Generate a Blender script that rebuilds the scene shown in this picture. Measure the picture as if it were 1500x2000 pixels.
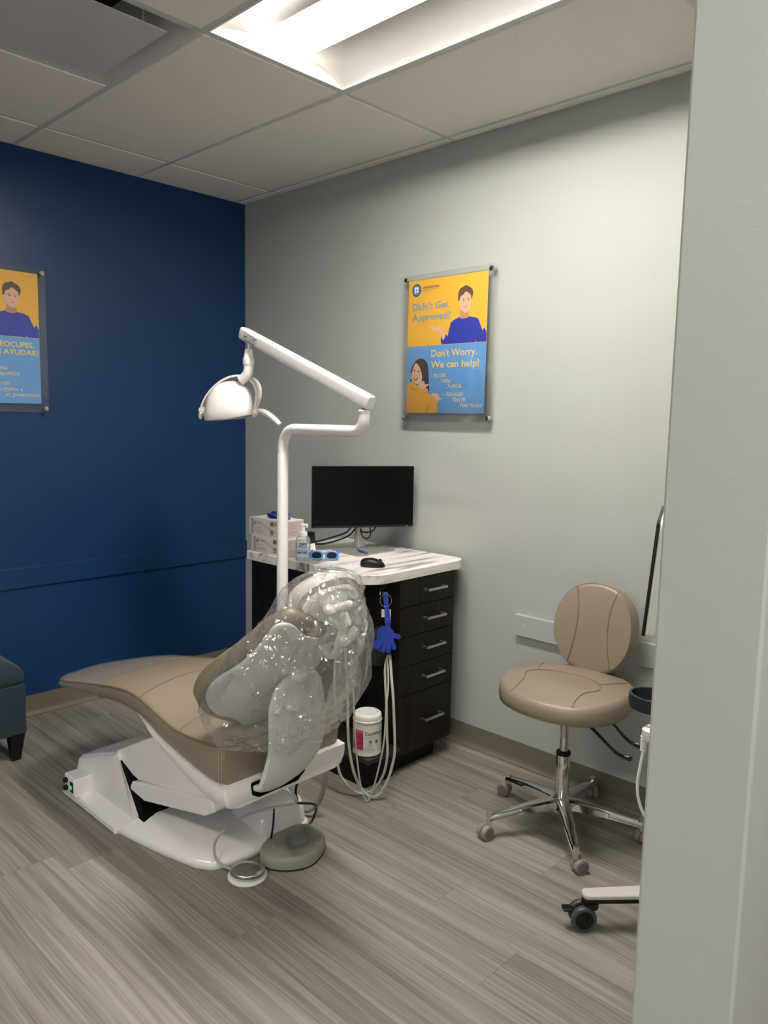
import bpy, math, random
from mathutils import Vector, Matrix, noise
random.seed(7)
for o in list(bpy.data.objects): bpy.data.objects.remove(o)
SC = bpy.context.scene
COL = SC.collection
R = math.radians
PI = math.pi

# ------------------------------------------------------------------ camera
H = 2.7036
cam_d = bpy.data.cameras.new('camera'); cam = bpy.data.objects.new('camera', cam_d); COL.objects.link(cam)
cam_d.sensor_fit = 'VERTICAL'; cam_d.sensor_height = 36.0; cam_d.lens = 1500.35/2000*36.0
cam_d.clip_start = 0.02; cam_d.clip_end = 60
def cam_matrix(yaw, pitch, roll, loc):
    f = Vector((-math.sin(yaw)*math.cos(pitch), math.cos(yaw)*math.cos(pitch), math.sin(pitch)))
    r = Vector((math.cos(yaw), math.sin(yaw), 0)); u = r.cross(f)
    r2 = r*math.cos(roll)+u*math.sin(roll); u2 = -r*math.sin(roll)+u*math.cos(roll)
    m = Matrix((r2, u2, -f)).transposed().to_4x4(); m.translation = loc
    return m
cam.matrix_world = cam_matrix(R(43.7918), R(-6.8276), R(1.1169), Vector((3.7867, -2.7436, 1.4881)))
SC.camera = cam

# ------------------------------------------------------------------ world, exposure (the lamps themselves are the ceiling troffers below)
w = bpy.data.worlds.new('world'); SC.world = w; w.use_nodes = True
w.node_tree.nodes['Background'].inputs[0].default_value = (0.5, 0.5, 0.5, 1)
w.node_tree.nodes['Background'].inputs[1].default_value = 0.02
SC.view_settings.view_transform = 'Standard'; SC.view_settings.look = 'None'
SC.view_settings.gamma = 1.0; SC.view_settings.use_curve_mapping = False
SC.view_settings.exposure = 1.93
# daylight from the window in the wall behind the viewer
dl = bpy.data.lights.new('daylight', 'AREA'); dl.shape = 'RECTANGLE'; dl.size = 1.1; dl.size_y = 1.2; dl.energy = 14; dl.color = (.90, .95, 1.0)
dlo = bpy.data.objects.new('daylight', dl); COL.objects.link(dlo); dlo.location = (5.3, -6.32, 1.55); dlo.rotation_euler = (R(90), 0, 0)
LENS_STRENGTH = 19.0
LIGHT_COLOR = (1.0, 0.95, 0.875)

# ------------------------------------------------------------------ helpers
def lin(c):
    if isinstance(c, str):
        c = c.lstrip('#'); c = [int(c[i:i+2], 16)/255 for i in (0, 2, 4)]
        c = [x/12.92 if x <= .04045 else ((x+.055)/1.055)**2.4 for x in c]
    return (c[0], c[1], c[2], 1.0)
MATS = {}
def mat(name, color=(.8, .8, .8), rough=.5, metal=0.0, spec=.5, bump=None, coat=0.0, emit=None, es=0.0, aniso=0.0):
    if name in MATS: return MATS[name]
    m = bpy.data.materials.new(name); m.use_nodes = True; nt = m.node_tree; b = nt.nodes['Principled BSDF']
    b.inputs['Base Color'].default_value = lin(color); b.inputs['Roughness'].default_value = rough
    b.inputs['Metallic'].default_value = metal; b.inputs['Specular IOR Level'].default_value = spec
    b.inputs['Coat Weight'].default_value = coat
    if emit: b.inputs['Emission Color'].default_value = lin(emit); b.inputs['Emission Strength'].default_value = es
    if bump:
        sc, st = bump
        tc = nt.nodes.new('ShaderNodeTexCoord'); n = nt.nodes.new('ShaderNodeTexNoise'); n.inputs['Scale'].default_value = sc; n.inputs['Detail'].default_value = 3
        bp = nt.nodes.new('ShaderNodeBump'); bp.inputs['Strength'].default_value = st; bp.inputs['Distance'].default_value = .002
        nt.links.new(tc.outputs['Object'], n.inputs['Vector']); nt.links.new(n.outputs['Fac'], bp.inputs['Height']); nt.links.new(bp.outputs['Normal'], b.inputs['Normal'])
    MATS[name] = m
    return m

W = {}
def wmat(o): return W.get(o, Matrix.Identity(4))
def thing(name, label, cat, loc=(0, 0, 0), rotz=0.0, group=None):
    o = bpy.data.objects.new(name, None); COL.objects.link(o); o.empty_display_size = .05
    o.location = loc; o.rotation_euler = (0, 0, rotz)
    W[o] = Matrix.Translation(Vector(loc)) @ Matrix.Rotation(rotz, 4, 'Z')
    tag(o, label, cat, group); return o
def tag(o, label=None, cat=None, group=None, kind=None):
    if label: o['label'] = label
    if cat: o['category'] = cat
    if group: o['group'] = group
    if kind: o['kind'] = kind
    return o
def copy_tree(o, parent=None):
    c = o.copy(); COL.objects.link(c); c.parent = parent
    for ch in list(o.children): copy_tree(ch, c)
    return c

def rot_to(d, up=(0, 0, 1)):
    """matrix whose Z axis points along d"""
    z = Vector(d).normalized(); u = Vector(up)
    if abs(z.dot(u)) > .99: u = Vector((1, 0, 0))
    x = u.cross(z).normalized(); y = z.cross(x)
    return Matrix((x, y, z)).transposed()

class MB:
    def __init__(s): s.v = []; s.f = []; s.m = []
    def add(s, vs, fs, mi=0):
        b = len(s.v); s.v += [Vector(p) for p in vs]
        for f in fs: s.f.append([i+b for i in f]); s.m.append(mi)
        return s
    def box(s, x0, x1, y0, y1, z0, z1, mi=0):
        return s.add([(x0, y0, z0), (x1, y0, z0), (x1, y1, z0), (x0, y1, z0), (x0, y0, z1), (x1, y0, z1), (x1, y1, z1), (x0, y1, z1)],
                     [(0, 3, 2, 1), (4, 5, 6, 7), (0, 1, 5, 4), (1, 2, 6, 5), (2, 3, 7, 6), (3, 0, 4, 7)], mi)
    def obox(s, c, size, M=None, mi=0):
        a, b, d = [x/2 for x in size]; b0 = len(s.v); s.box(-a, a, -b, b, -d, d, mi)
        M = M or Matrix.Identity(3); c = Vector(c)
        for i in range(b0, len(s.v)): s.v[i] = c + M @ s.v[i]
        return s
    def xf(s, fn, b0=0):
        for i in range(b0, len(s.v)): s.v[i] = Vector(fn(s.v[i]))
        return s
    def loft(s, rings, cap0=True, cap1=True, mi=0, closed=True):
        n = len(rings[0]); vs = [p for r in rings for p in r]; fs = []
        for i in range(len(rings)-1):
            for j in range(n if closed else n-1):
                k = (j+1) % n
                fs.append((i*n+j, i*n+k, (i+1)*n+k, (i+1)*n+j))
        if closed and cap0: fs.append(tuple(reversed(range(n))))
        if closed and cap1: fs.append(tuple((len(rings)-1)*n+j for j in range(n)))
        return s.add(vs, fs, mi)
    def tube(s, path, r, n=10, closed=False, mi=0, flat=1.0):
        P = [Vector(p) for p in path]; L = len(P)
        rs = r if isinstance(r, (list, tuple)) else [r]*L
        T = []
        for i in range(L):
            a = P[(i-1) % L] if (closed or i > 0) else P[i]; b = P[(i+1) % L] if (closed or i < L-1) else P[i]
            T.append((b-a).normalized())
        u = Vector((0, 0, 1)); u = u if abs(T[0].dot(u)) < .95 else Vector((1, 0, 0))
        x = u.cross(T[0]).normalized(); rings = []
        for i in range(L):
            x = (x - T[i]*x.dot(T[i])).normalized(); y = T[i].cross(x)
            rings.append([P[i] + (x*math.cos(2*PI*k/n) + y*math.sin(2*PI*k/n)*flat)*rs[i] for k in range(n)])
        if closed: rings.append(rings[0]); return s.loft(rings, False, False, mi)
        return s.loft(rings, True, True, mi)
    def lathe(s, prof, c=(0, 0, 0), d=(0, 0, 1), n=32, mi=0, sx=1.0, sy=1.0):
        M = rot_to(d) if tuple(d) != (0, 0, 1) else Matrix.Identity(3); c = Vector(c); rings = []
        for r, z in prof:
            rings.append([c + M @ Vector((r*sx*math.cos(2*PI*k/n), r*sy*math.sin(2*PI*k/n), z)) for k in range(n)])
        return s.loft(rings, True, True, mi)
    def prism(s, poly, h0, h1, fn=lambda a, b, h: (a, b, h), mi=0):
        n = len(poly); vs = [fn(a, b, h0) for a, b in poly] + [fn(a, b, h1) for a, b in poly]
        fs = [tuple(reversed(range(n))), tuple(range(n, 2*n))] + [(i, (i+1) % n, n+(i+1) % n, n+i) for i in range(n)]
        return s.add(vs, fs, mi)
    def ellipsoid(s, c, rad, M=None, n=20, m=12, mi=0, p=1.0):
        M = M or Matrix.Identity(3); c = Vector(c); rings = []
        sg = lambda x: (abs(x)**p)*(1 if x >= 0 else -1)
        for i in range(m+1):
            t = -PI/2 + PI*i/m; t = max(min(t, PI/2-.02), -PI/2+.02)
            rings.append([c + M @ Vector((rad[0]*sg(math.cos(t))*sg(math.cos(2*PI*k/n)), rad[1]*sg(math.cos(t))*sg(math.sin(2*PI*k/n)), rad[2]*sg(math.sin(t)))) for k in range(n)])
        return s.loft(rings, True, True, mi)
    def build(s, name, mats, parent=None, smooth=35, bevel=None, sub=0, local=False, label=None, solid=None):
        me = bpy.data.meshes.new(name)
        inv = None if (parent is None or local) else wmat(parent).inverted()
        vs = [tuple(inv @ v) if inv else tuple(v) for v in s.v]
        me.from_pydata(vs, [], s.f)
        mats = mats if isinstance(mats, (list, tuple)) else [mats]
        for mm in mats: me.materials.append(mm)
        if len(mats) > 1:
            for p, i in zip(me.polygons, s.m): p.material_index = i
        me.update()
        o = bpy.data.objects.new(name, me); COL.objects.link(o)
        if parent is not None: o.parent = parent; W[o] = wmat(parent)
        if smooth:
            for p in me.polygons: p.use_smooth = True
            me.set_sharp_from_angle(angle=R(smooth))
        if solid:
            md = o.modifiers.new('thickness', 'SOLIDIFY'); md.thickness = solid; md.offset = 0
        if bevel:
            md = o.modifiers.new('bevel', 'BEVEL'); md.width = bevel[0]; md.segments = bevel[1]; md.limit_method = 'ANGLE'; md.angle_limit = R(40)
            md.harden_normals = False
        if sub:
            md = o.modifiers.new('subdivision', 'SUBSURF'); md.levels = sub; md.render_levels = sub
        if label: o['label'] = label
        return o

def spline(pts, n=8):
    """Catmull-Rom through points"""
    P = [Vector(p) for p in pts]; out = []
    for i in range(len(P)-1):
        p0 = P[max(i-1, 0)]; p1 = P[i]; p2 = P[i+1]; p3 = P[min(i+2, len(P)-1)]
        for k in range(n):
            t = k/n
            out.append(.5*((2*p1) + (p2-p0)*t + (2*p0-5*p1+4*p2-p3)*t*t + (3*p1-p0-3*p2+p3)*t**3))
    out.append(P[-1]); return out
def rpoly(pts, rad, seg=6):
    """round the corners of a 2D polygon"""
    n = len(pts); out = []
    for i in range(n):
        r = rad[i] if isinstance(rad, (list, tuple)) else rad
        p = Vector((pts[i][0], pts[i][1])); a = Vector((pts[i-1][0], pts[i-1][1])); b = Vector((pts[(i+1) % n][0], pts[(i+1) % n][1]))
        if r <= 0: out.append((p.x, p.y)); continue
        da = (a-p); db = (b-p); ang = da.angle(db); t = min(r/math.tan(ang/2), da.length*.49, db.length*.49)
        s0 = p+da.normalized()*t; s1 = p+db.normalized()*t
        for k in range(seg+1):
            u = k/seg; q = s0*(1-u)**2 + p*2*u*(1-u) + s1*u*u
            out.append((q.x, q.y))
    return out
def interp(tab, x):
    if x <= tab[0][0]: return tab[0][1]
    for (a, b), (c, d) in zip(tab, tab[1:]):
        if x <= c: return b + (d-b)*(x-a)/(c-a)
    return tab[-1][1]
def smooth_interp(tab, x):
    xs = [t[0] for t in tab]
    if x <= xs[0]: return tab[0][1]
    if x >= xs[-1]: return tab[-1][1]
    for i in range(len(tab)-1):
        if x <= xs[i+1]:
            y0, y1 = tab[i][1], tab[i+1][1]; h = xs[i+1]-xs[i]; t = (x-xs[i])/h
            m0 = (tab[i+1][1]-tab[max(i-1, 0)][1])/(xs[i+1]-xs[max(i-1, 0)])*h
            j = min(i+2, len(tab)-1); m1 = (tab[j][1]-tab[i][1])/(xs[j]-xs[i])*h
            return (2*t**3-3*t*t+1)*y0 + (t**3-2*t*t+t)*m0 + (-2*t**3+3*t*t)*y1 + (t**3-t*t)*m1

def text(name, body, m, parent, origin, xd, yd, size, width=None, bold=0.0, align='LEFT', lift=.0004, space=1.0, warp=None):
    """flat lettering lying in the plane (xd, yd); size = cap height"""
    cu = bpy.data.curves.new(name, 'FONT'); cu.body = body; cu.size = 1.0; cu.offset = bold; cu.align_x = align; cu.space_character = space; cu.resolution_u = 3
    tmp = bpy.data.objects.new('tmp_text', cu); COL.objects.link(tmp)
    dg = bpy.context.evaluated_depsgraph_get(); me = bpy.data.meshes.new_from_object(tmp.evaluated_get(dg)); bpy.data.objects.remove(tmp)
    xd = Vector(xd).normalized(); yd = Vector(yd).normalized(); nd = xd.cross(yd); o0 = Vector(origin)
    k = size/.69; xs = [v.co.x for v in me.vertices]; kx = k
    if width: kx = width/max(1e-6, max(xs)-min(xs))
    x_off = min(xs) if align == 'LEFT' else 0.0
    inv = wmat(parent).inverted() if parent is not None else Matrix.Identity(4)
    for v in me.vertices:
        a, b = (v.co.x-x_off)*kx, v.co.y*k
        P = warp(a, b) if warp else o0 + xd*a + yd*b + nd*lift
        v.co = inv @ Vector(P)
    me.materials.clear(); me.materials.append(m); me.name = name
    o = bpy.data.objects.new(name, me); COL.objects.link(o)
    if parent is not None: o.parent = parent; W[o] = wmat(parent)
    return o

# ------------------------------------------------------------------ procedural surface materials
def nodes(name):
    m = bpy.data.materials.new(name); m.use_nodes = True; nt = m.node_tree; MATS[name] = m
    return m, nt, nt.nodes['Principled BSDF'], nt.nodes.new, nt.links.new
def ramp(nt, stops):
    r = nt.nodes.new('ShaderNodeValToRGB'); e = r.color_ramp.elements
    while len(e) < len(stops): e.new(.5)
    for el, (p, c) in zip(e, stops): el.position = p; el.color = lin(c)
    return r
def paint(name, color, rough=.42, bump=.12):
    m, nt, b, N, L = nodes(name); b.inputs['Base Color'].default_value = lin(color); b.inputs['Roughness'].default_value = rough
    b.inputs['Specular IOR Level'].default_value = .4
    tc = N('ShaderNodeTexCoord'); n = N('ShaderNodeTexNoise'); n.inputs['Scale'].default_value = 160; n.inputs['Detail'].default_value = 2
    bp = N('ShaderNodeBump'); bp.inputs['Strength'].default_value = bump; bp.inputs['Distance'].default_value = .002
    L(tc.outputs['Object'], n.inputs['Vector']); L(n.outputs['Fac'], bp.inputs['Height']); L(bp.outputs['Normal'], b.inputs['Normal'])
    return m
GREY = paint('grey_wall_paint', (.40, .415, .395), .5)
BLUE = paint('blue_wall_paint', (.0072, .037, .118), .38, .08)
BASEM = mat('taupe_vinyl_base', (.155, .140, .105), .5)
def plank_material():
    m, nt, b, N, L = nodes('grey_oak_vinyl')
    tc = N('ShaderNodeTexCoord'); oi = N('ShaderNodeObjectInfo'); mp = N('ShaderNodeMapping'); mul = N('ShaderNodeMath'); mul.operation = 'MULTIPLY'; mul.inputs[1].default_value = 37.0
    cx = N('ShaderNodeCombineXYZ'); add = N('ShaderNodeVectorMath'); add.operation = 'ADD'
    L(oi.outputs['Random'], mul.inputs[0]); L(mul.outputs[0], cx.inputs['X']); L(mul.outputs[0], cx.inputs['Z'])
    L(tc.outputs['Object'], add.inputs[0]); L(cx.outputs[0], add.inputs[1])
    # slow sideways drift of the grain
    dn = N('ShaderNodeTexNoise'); dn.inputs['Scale'].default_value = 1.6; dn.inputs['Detail'].default_value = 1
    L(add.outputs[0], dn.inputs['Vector'])
    dsc = N('ShaderNodeVectorMath'); dsc.operation = 'MULTIPLY'; dsc.inputs[1].default_value = (0, .035, 0); L(dn.outputs['Color'], dsc.inputs[0])
    add2 = N('ShaderNodeVectorMath'); add2.operation = 'ADD'; L(add.outputs[0], add2.inputs[0]); L(dsc.outputs[0], add2.inputs[1])
    mp.inputs['Scale'].default_value = (.8, 24, 1); L(add2.outputs[0], mp.inputs['Vector'])
    n1 = N('ShaderNodeTexNoise'); n1.inputs['Scale'].default_value = 1.0; n1.inputs['Detail'].default_value = 5; n1.inputs['Roughness'].default_value = .62; L(mp.outputs[0], n1.inputs['Vector'])
    mp2 = N('ShaderNodeMapping'); mp2.inputs['Scale'].default_value = (2.5, 150, 1); L(add2.outputs[0], mp2.inputs['Vector'])
    n2 = N('ShaderNodeTexNoise'); n2.inputs['Scale'].default_value = 1.0; n2.inputs['Detail'].default_value = 3; L(mp2.outputs[0], n2.inputs['Vector'])
    mx = N('ShaderNodeMix'); mx.data_type = 'FLOAT'; mx.inputs[0].default_value = .4; L(n1.outputs['Fac'], mx.inputs[2]); L(n2.outputs['Fac'], mx.inputs[3])
    # whole-plank tone
    t = N('ShaderNodeMath'); t.operation = 'MULTIPLY_ADD'; t.inputs[1].default_value = .07; L(oi.outputs['Random'], t.inputs[0]); L(mx.outputs[0], t.inputs[2])
    r = ramp(nt, [(.34, (.105, .093, .080)), (.45, (.170, .154, .134)), (.55, (.232, .213, .188)), (.68, (.325, .302, .268))]); L(t.outputs[0], r.inputs[0])
    L(r.outputs[0], b.inputs['Base Color'])
    b.inputs['Roughness'].default_value = .5; b.inputs['Specular IOR Level'].default_value = .35
    bp = N('ShaderNodeBump'); bp.inputs['Strength'].default_value = .15; bp.inputs['Distance'].default_value = .001; L(n2.outputs['Fac'], bp.inputs['Height']); L(bp.outputs[0], b.inputs['Normal'])
    return m
PLANK = plank_material()
def tile_material():
    m, nt, b, N, L = nodes('ceiling_tile_fibre'); tc = N('ShaderNodeTexCoord'); n = N('ShaderNodeTexNoise'); n.inputs['Scale'].default_value = 220; n.inputs['Detail'].default_value = 4
    L(tc.outputs['Object'], n.inputs['Vector']); r = ramp(nt, [(.35, (.78, .74, .685)), (.6, (.86, .82, .765))]); L(n.outputs['Fac'], r.inputs[0]); L(r.outputs[0], b.inputs['Base Color'])
    bp = N('ShaderNodeBump'); bp.inputs['Strength'].default_value = .25; bp.inputs['Distance'].default_value = .002; L(n.outputs['Fac'], bp.inputs['Height']); L(bp.outputs[0], b.inputs['Normal'])
    b.inputs['Roughness'].default_value = .9; b.inputs['Specular IOR Level'].default_value = .1
    return m
TILE = tile_material()
GRID = mat('white_grid_metal', (.60, .59, .58), .45)
def grain_wood(name, c0, c1, axis):
    m, nt, b, N, L = nodes(name); tc = N('ShaderNodeTexCoord'); mp = N('ShaderNodeMapping')
    s = [90, 90, 90]; s[axis] = 2.0; mp.inputs['Scale'].default_value = s; L(tc.outputs['Object'], mp.inputs['Vector'])
    n = N('ShaderNodeTexNoise'); n.inputs['Scale'].default_value = 1; n.inputs['Detail'].default_value = 4; L(mp.outputs[0], n.inputs['Vector'])
    r = ramp(nt, [(.35, c0), (.68, c1)]); L(n.outputs['Fac'], r.inputs[0]); L(r.outputs[0], b.inputs['Base Color']); b.inputs['Roughness'].default_value = .42; b.inputs['Specular IOR Level'].default_value = .25
    return m
ESPRESSO = grain_wood('espresso_woodgrain', (.0035, .0028, .0024), (.015, .012, .0100), 2)
ESPRESSO_DARK = mat('espresso_edge', (.006, .005, .0045), .5, spec=.2)
def marble():
    m, nt, b, N, L = nodes('marble_laminate'); tc = N('ShaderNodeTexCoord'); mp = N('ShaderNodeMapping'); mp.inputs['Rotation'].default_value = (R(20), R(35), R(62)); mp.inputs['Scale'].default_value = (26, 3.0, 14)
    L(tc.outputs['Object'], mp.inputs['Vector'])
    n = N('ShaderNodeTexNoise'); n.inputs['Scale'].default_value = 1; n.inputs['Detail'].default_value = 6; n.inputs['Distortion'].default_value = .6; L(mp.outputs[0], n.inputs['Vector'])
    r = ramp(nt, [(.30, (.20, .185, .165)), (.40, (.52, .49, .45)), (.48, (.78, .75, .70)), (.62, (.84, .81, .76))]); L(n.outputs['Fac'], r.inputs[0]); L(r.outputs[0], b.inputs['Base Color']); b.inputs['Roughness'].default_value = .32
    return m
MARBLE = marble()
WHITE = mat('white_painted_metal', (.82, .79, .785), .20, coat=.3)
WHITEP = mat('white_plastic', (.78, .76, .73), .35)
SHELL = mat('grey_white_shell', (.60, .60, .575), .45)
TAN = mat('tan_vinyl', (.238, .196, .140), .40, bump=(420, .12))
TAN_SEAM = mat('tan_stitch', (.15, .120, .083), .6)
TAN_LIGHT = mat('light_tan_thread', (.42, .36, .27), .6)
CHROME = mat('chrome', (.72, .71, .69), .10, metal=1.0)
STEEL = mat('brushed_steel', (.58, .56, .53), .32, metal=1.0)
BLACKP = mat('black_plastic', (.004, .004, .0045), .38, spec=.35)
BLACKM = mat('matt_black', (.002, .002, .002), .8, spec=.1)
RUBBER = mat('black_rubber', (.012, .012, .012), .75)
GREYHOSE = mat('grey_hose', (.42, .405, .375), .45)
GREYHOSE_D = mat('dark_grey_hose', (.22, .205, .185), .5)

def pane_material():
    m = bpy.data.materials.new('window_glass'); m.use_nodes = True; nt = m.node_tree; N = nt.nodes.new; L = nt.links.new
    for n in list(nt.nodes): nt.nodes.remove(n)
    out = N('ShaderNodeOutputMaterial'); tr = N('ShaderNodeBsdfTransparent'); gl = N('ShaderNodeBsdfGlossy'); gl.inputs['Roughness'].default_value = .02; fr = N('ShaderNodeFresnel'); fr.inputs[0].default_value = 1.3
    a = N('ShaderNodeMixShader'); L(fr.outputs[0], a.inputs[0]); L(tr.outputs[0], a.inputs[1]); L(gl.outputs[0], a.inputs[2]); L(a.outputs[0], out.inputs[0]); return m
PANE = pane_material()
# ------------------------------------------------------------------ the setting
XR, YF = 6.4, -6.1          # the open clinic goes on to the right of and behind the camera
def S(mb, name, m, **k):
    o = mb.build(name, m, **k); o['kind'] = 'structure'; return o
floor = S(MB().box(-.1, XR+.1, YF-.1, .1, -.12, -.004), 'floor', PLANK, smooth=0)
wall_left = S(MB().box(-.1, 0, YF-.1, .1, -.004, H+.35), 'wall_left', BLUE, smooth=0)
wall_back = S(MB().box(0, XR+.1, 0, .1, -.004, H+.35), 'wall_back', GREY, smooth=0)
PX0, PX1, PY = 3.393, 3.517, -1.85
wall_right = S(MB().box(PX0, PX1, PY, 0, -.004, H), 'wall_right', GREY, smooth=0, bevel=(.004, 2))
S(MB().box(XR, XR+.1, YF-.1, 0, -.004, H+.35), 'wall_far_side', GREY, smooth=0)
WX0, WX1, WZ0, WZ1 = 4.5, 6.1, .88, 2.22
S(MB().box(0, WX0, YF-.1, YF, -.004, H+.35).box(WX1, XR, YF-.1, YF, -.004, H+.35).box(WX0, WX1, YF-.1, YF, -.004, WZ0).box(WX0, WX1, YF-.1, YF, WZ1, H+.35), 'wall_front', GREY, smooth=0)
WFR = mat('white_window_frame', (.75, .74, .72), .4)
fr_ = MB()
for a in ((WX0, WX0+.05, WZ0, WZ1), (WX1-.05, WX1, WZ0, WZ1), (WX0+.05, WX1-.05, WZ0, WZ0+.05), (WX0+.05, WX1-.05, WZ1-.05, WZ1), ((WX0+WX1)/2-.025, (WX0+WX1)/2+.025, WZ0+.05, WZ1-.05)): fr_.box(a[0], a[1], YF-.07, YF-.02, a[2], a[3])
win = S(fr_, 'window_1', WFR, smooth=0)
for a, b in ((WX0+.05, (WX0+WX1)/2-.025), ((WX0+WX1)/2+.025, WX1-.05)): MB().box(a, b, YF-.048, YF-.044, WZ0+.05, WZ1-.05).build('pane', PANE, win, smooth=0)
S(MB().box(WX0-.03, WX1+.03, YF, YF+.06, WZ0-.03, WZ0), 'trim_3', WFR, smooth=0, bevel=(.003, 2))
# vinyl planks, each its own board
PW, PL = .183, 1.22
edges = [0.0] + [-.825+.183*4 - .183*k for k in range(40)]
edges = [e for e in edges if e > YF] + [YF]
nplank = 0
for row in range(len(edges)-1):
    ya, yb = edges[row], edges[row+1]
    idx = row-1
    start = {4: 2.373, 5: 2.685, 7: 2.078, 8: 1.41}.get(idx, random.uniform(0, PL))
    x = start % PL - PL
    while x < XR:
        a, b = max(x, 0.0), min(x+PL, XR)
        if b-a > .02:
            o = MB().box(a+.0003, b-.0003, yb+.0003, ya-.0003, -.0045, 0.0).build('plank', PLANK, floor, smooth=0)
            nplank += 1
        x += PL
# cove base
def cove(name, p0, p1, nrm):
    """vinyl cove base from p0 to p1 on the wall, nrm points into the room"""
    prof = [(0, .102), (.003, .102), (.0035, .030), (.006, .018), (.012, .009), (.019, .004), (.019, 0), (0, 0)]
    n = Vector((nrm[0], nrm[1], 0)); rings = []
    for p in (p0, p1): rings.append([Vector((p[0], p[1], 0)) + n*(d+.0005) + Vector((0, 0, z+.0003)) for d, z in prof])
    return S(MB().loft(rings), name, BASEM, smooth=50)
cove('baseboard_left', (0, 0), (0, YF), (1, 0))
cove('baseboard_back', (.02, 0), (PX0-.02, 0), (0, -1))
cove('baseboard_right', (PX0, -.02), (PX0, PY), (-1, 0))
cove('baseboard_end', (PX0, PY), (PX1, PY), (0, -1))
# wall guard boards
S(MB().box(.0, .014, YF, 0, .650, .749), 'trim_1', BLUE, smooth=0, bevel=(.002, 2))
t2 = S(MB().box(1.967, PX0, -.020, 0, .580, .672), 'trim_2', GREY, smooth=0, bevel=(.002, 2))
scr = mat('painted_screw', (.50, .51, .49), .35)
for x in (2.015, 2.42, 2.535, 3.0): MB().lathe([(.0045, 0), (.0045, .001), (.003, .002), (.0, .002)], (x, -.0199, .627), (0, -1, 0), 10).build('screw_head', scr, t2)

# suspended ceiling: grid bars, tiles with a stepped edge
GX = [.329+1.2192*k for k in range(-0, 6)]; GX = [x for x in GX if x < XR]
GY = [-.066-.6096*k for k in range(0, 11)]; GY = [y for y in GY if y > YF]
ceil = S(MB().box(-.1, XR+.1, YF-.1, .1, H+.22, H+.3), 'ceiling', mat('plenum', (.3, .3, .3), .9), smooth=0)
BW = .012
bars = []
for y in GY: MB().box(0, XR, y-BW, y+BW, H, H+.03).build('grid_bar', GRID, ceil, smooth=0)
xb = [0.0]+GX+[XR]; yb_ = [0.0]+GY+[YF]
DIFF = (1.548-.6096, 1.548)            # the air diffuser bay
troffers = {(2, 2): 'main'}            # (column, row) bays that hold a light
for i in range(len(yb_)-1):
    for x in GX:
        MB().box(x-BW, x+BW, yb_[i+1]+(BW if i+1 < len(yb_)-1 else 0), yb_[i]-(BW if i else 0), H, H+.03).build('grid_bar', GRID, ceil, smooth=0)
MB().box(DIFF[0]-BW, DIFF[0]+BW, GY[3]+BW, GY[2]-BW, H, H+.03).build('grid_bar', GRID, ceil, smooth=0)
# wall angle
MB().box(0, XR, -.018, 0, H-.001, H+.02).build('wall_angle', GRID, ceil, smooth=0)
MB().box(0, .018, YF, -.018, H-.001, H+.02).build('wall_angle', GRID, ceil, smooth=0)
LIGHT_BAYS = {(2, 2), (2, 7), (4, 4)}
def tile(x0, x1, ya, yb):
    g = .0035
    x0 += BW+g if x0 > 0 else .018; x1 -= BW+g if x1 < XR else 0; ya -= BW+g if ya < 0 else .018; yb += BW+g if yb > YF else 0
    if x1-x0 < .03 or ya-yb < .015: 
        MB().box(x0-.004, x1+.004, yb-.004, ya+.004, H+.012, H+.02).build('ceiling_tile', TILE, ceil, smooth=0); return
    mb = MB(); e = .004
    r0 = [(x0, yb, H-.004), (x1, yb, H-.004), (x1, ya, H-.004), (x0, ya, H-.004)]
    r1 = [(x0-e, yb-e, H+.003), (x1+e, yb-e, H+.003), (x1+e, ya+e, H+.003), (x0-e, ya+e, H+.003)]
    r2 = [(a, b, H+.018) for a, b, c in r1]
    mb.loft([r0, r1, r2]); mb.build('ceiling_tile', TILE, ceil, smooth=0)
for j in range(len(yb_)-1):
    for i in range(len(xb)-1):
        if (i, j) in LIGHT_BAYS: continue
        if (i, j) == (1, 3): tile(xb[1], DIFF[0], yb_[3], yb_[4]); continue
        tile(xb[i], xb[i+1], yb_[j], yb_[j+1])

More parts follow.
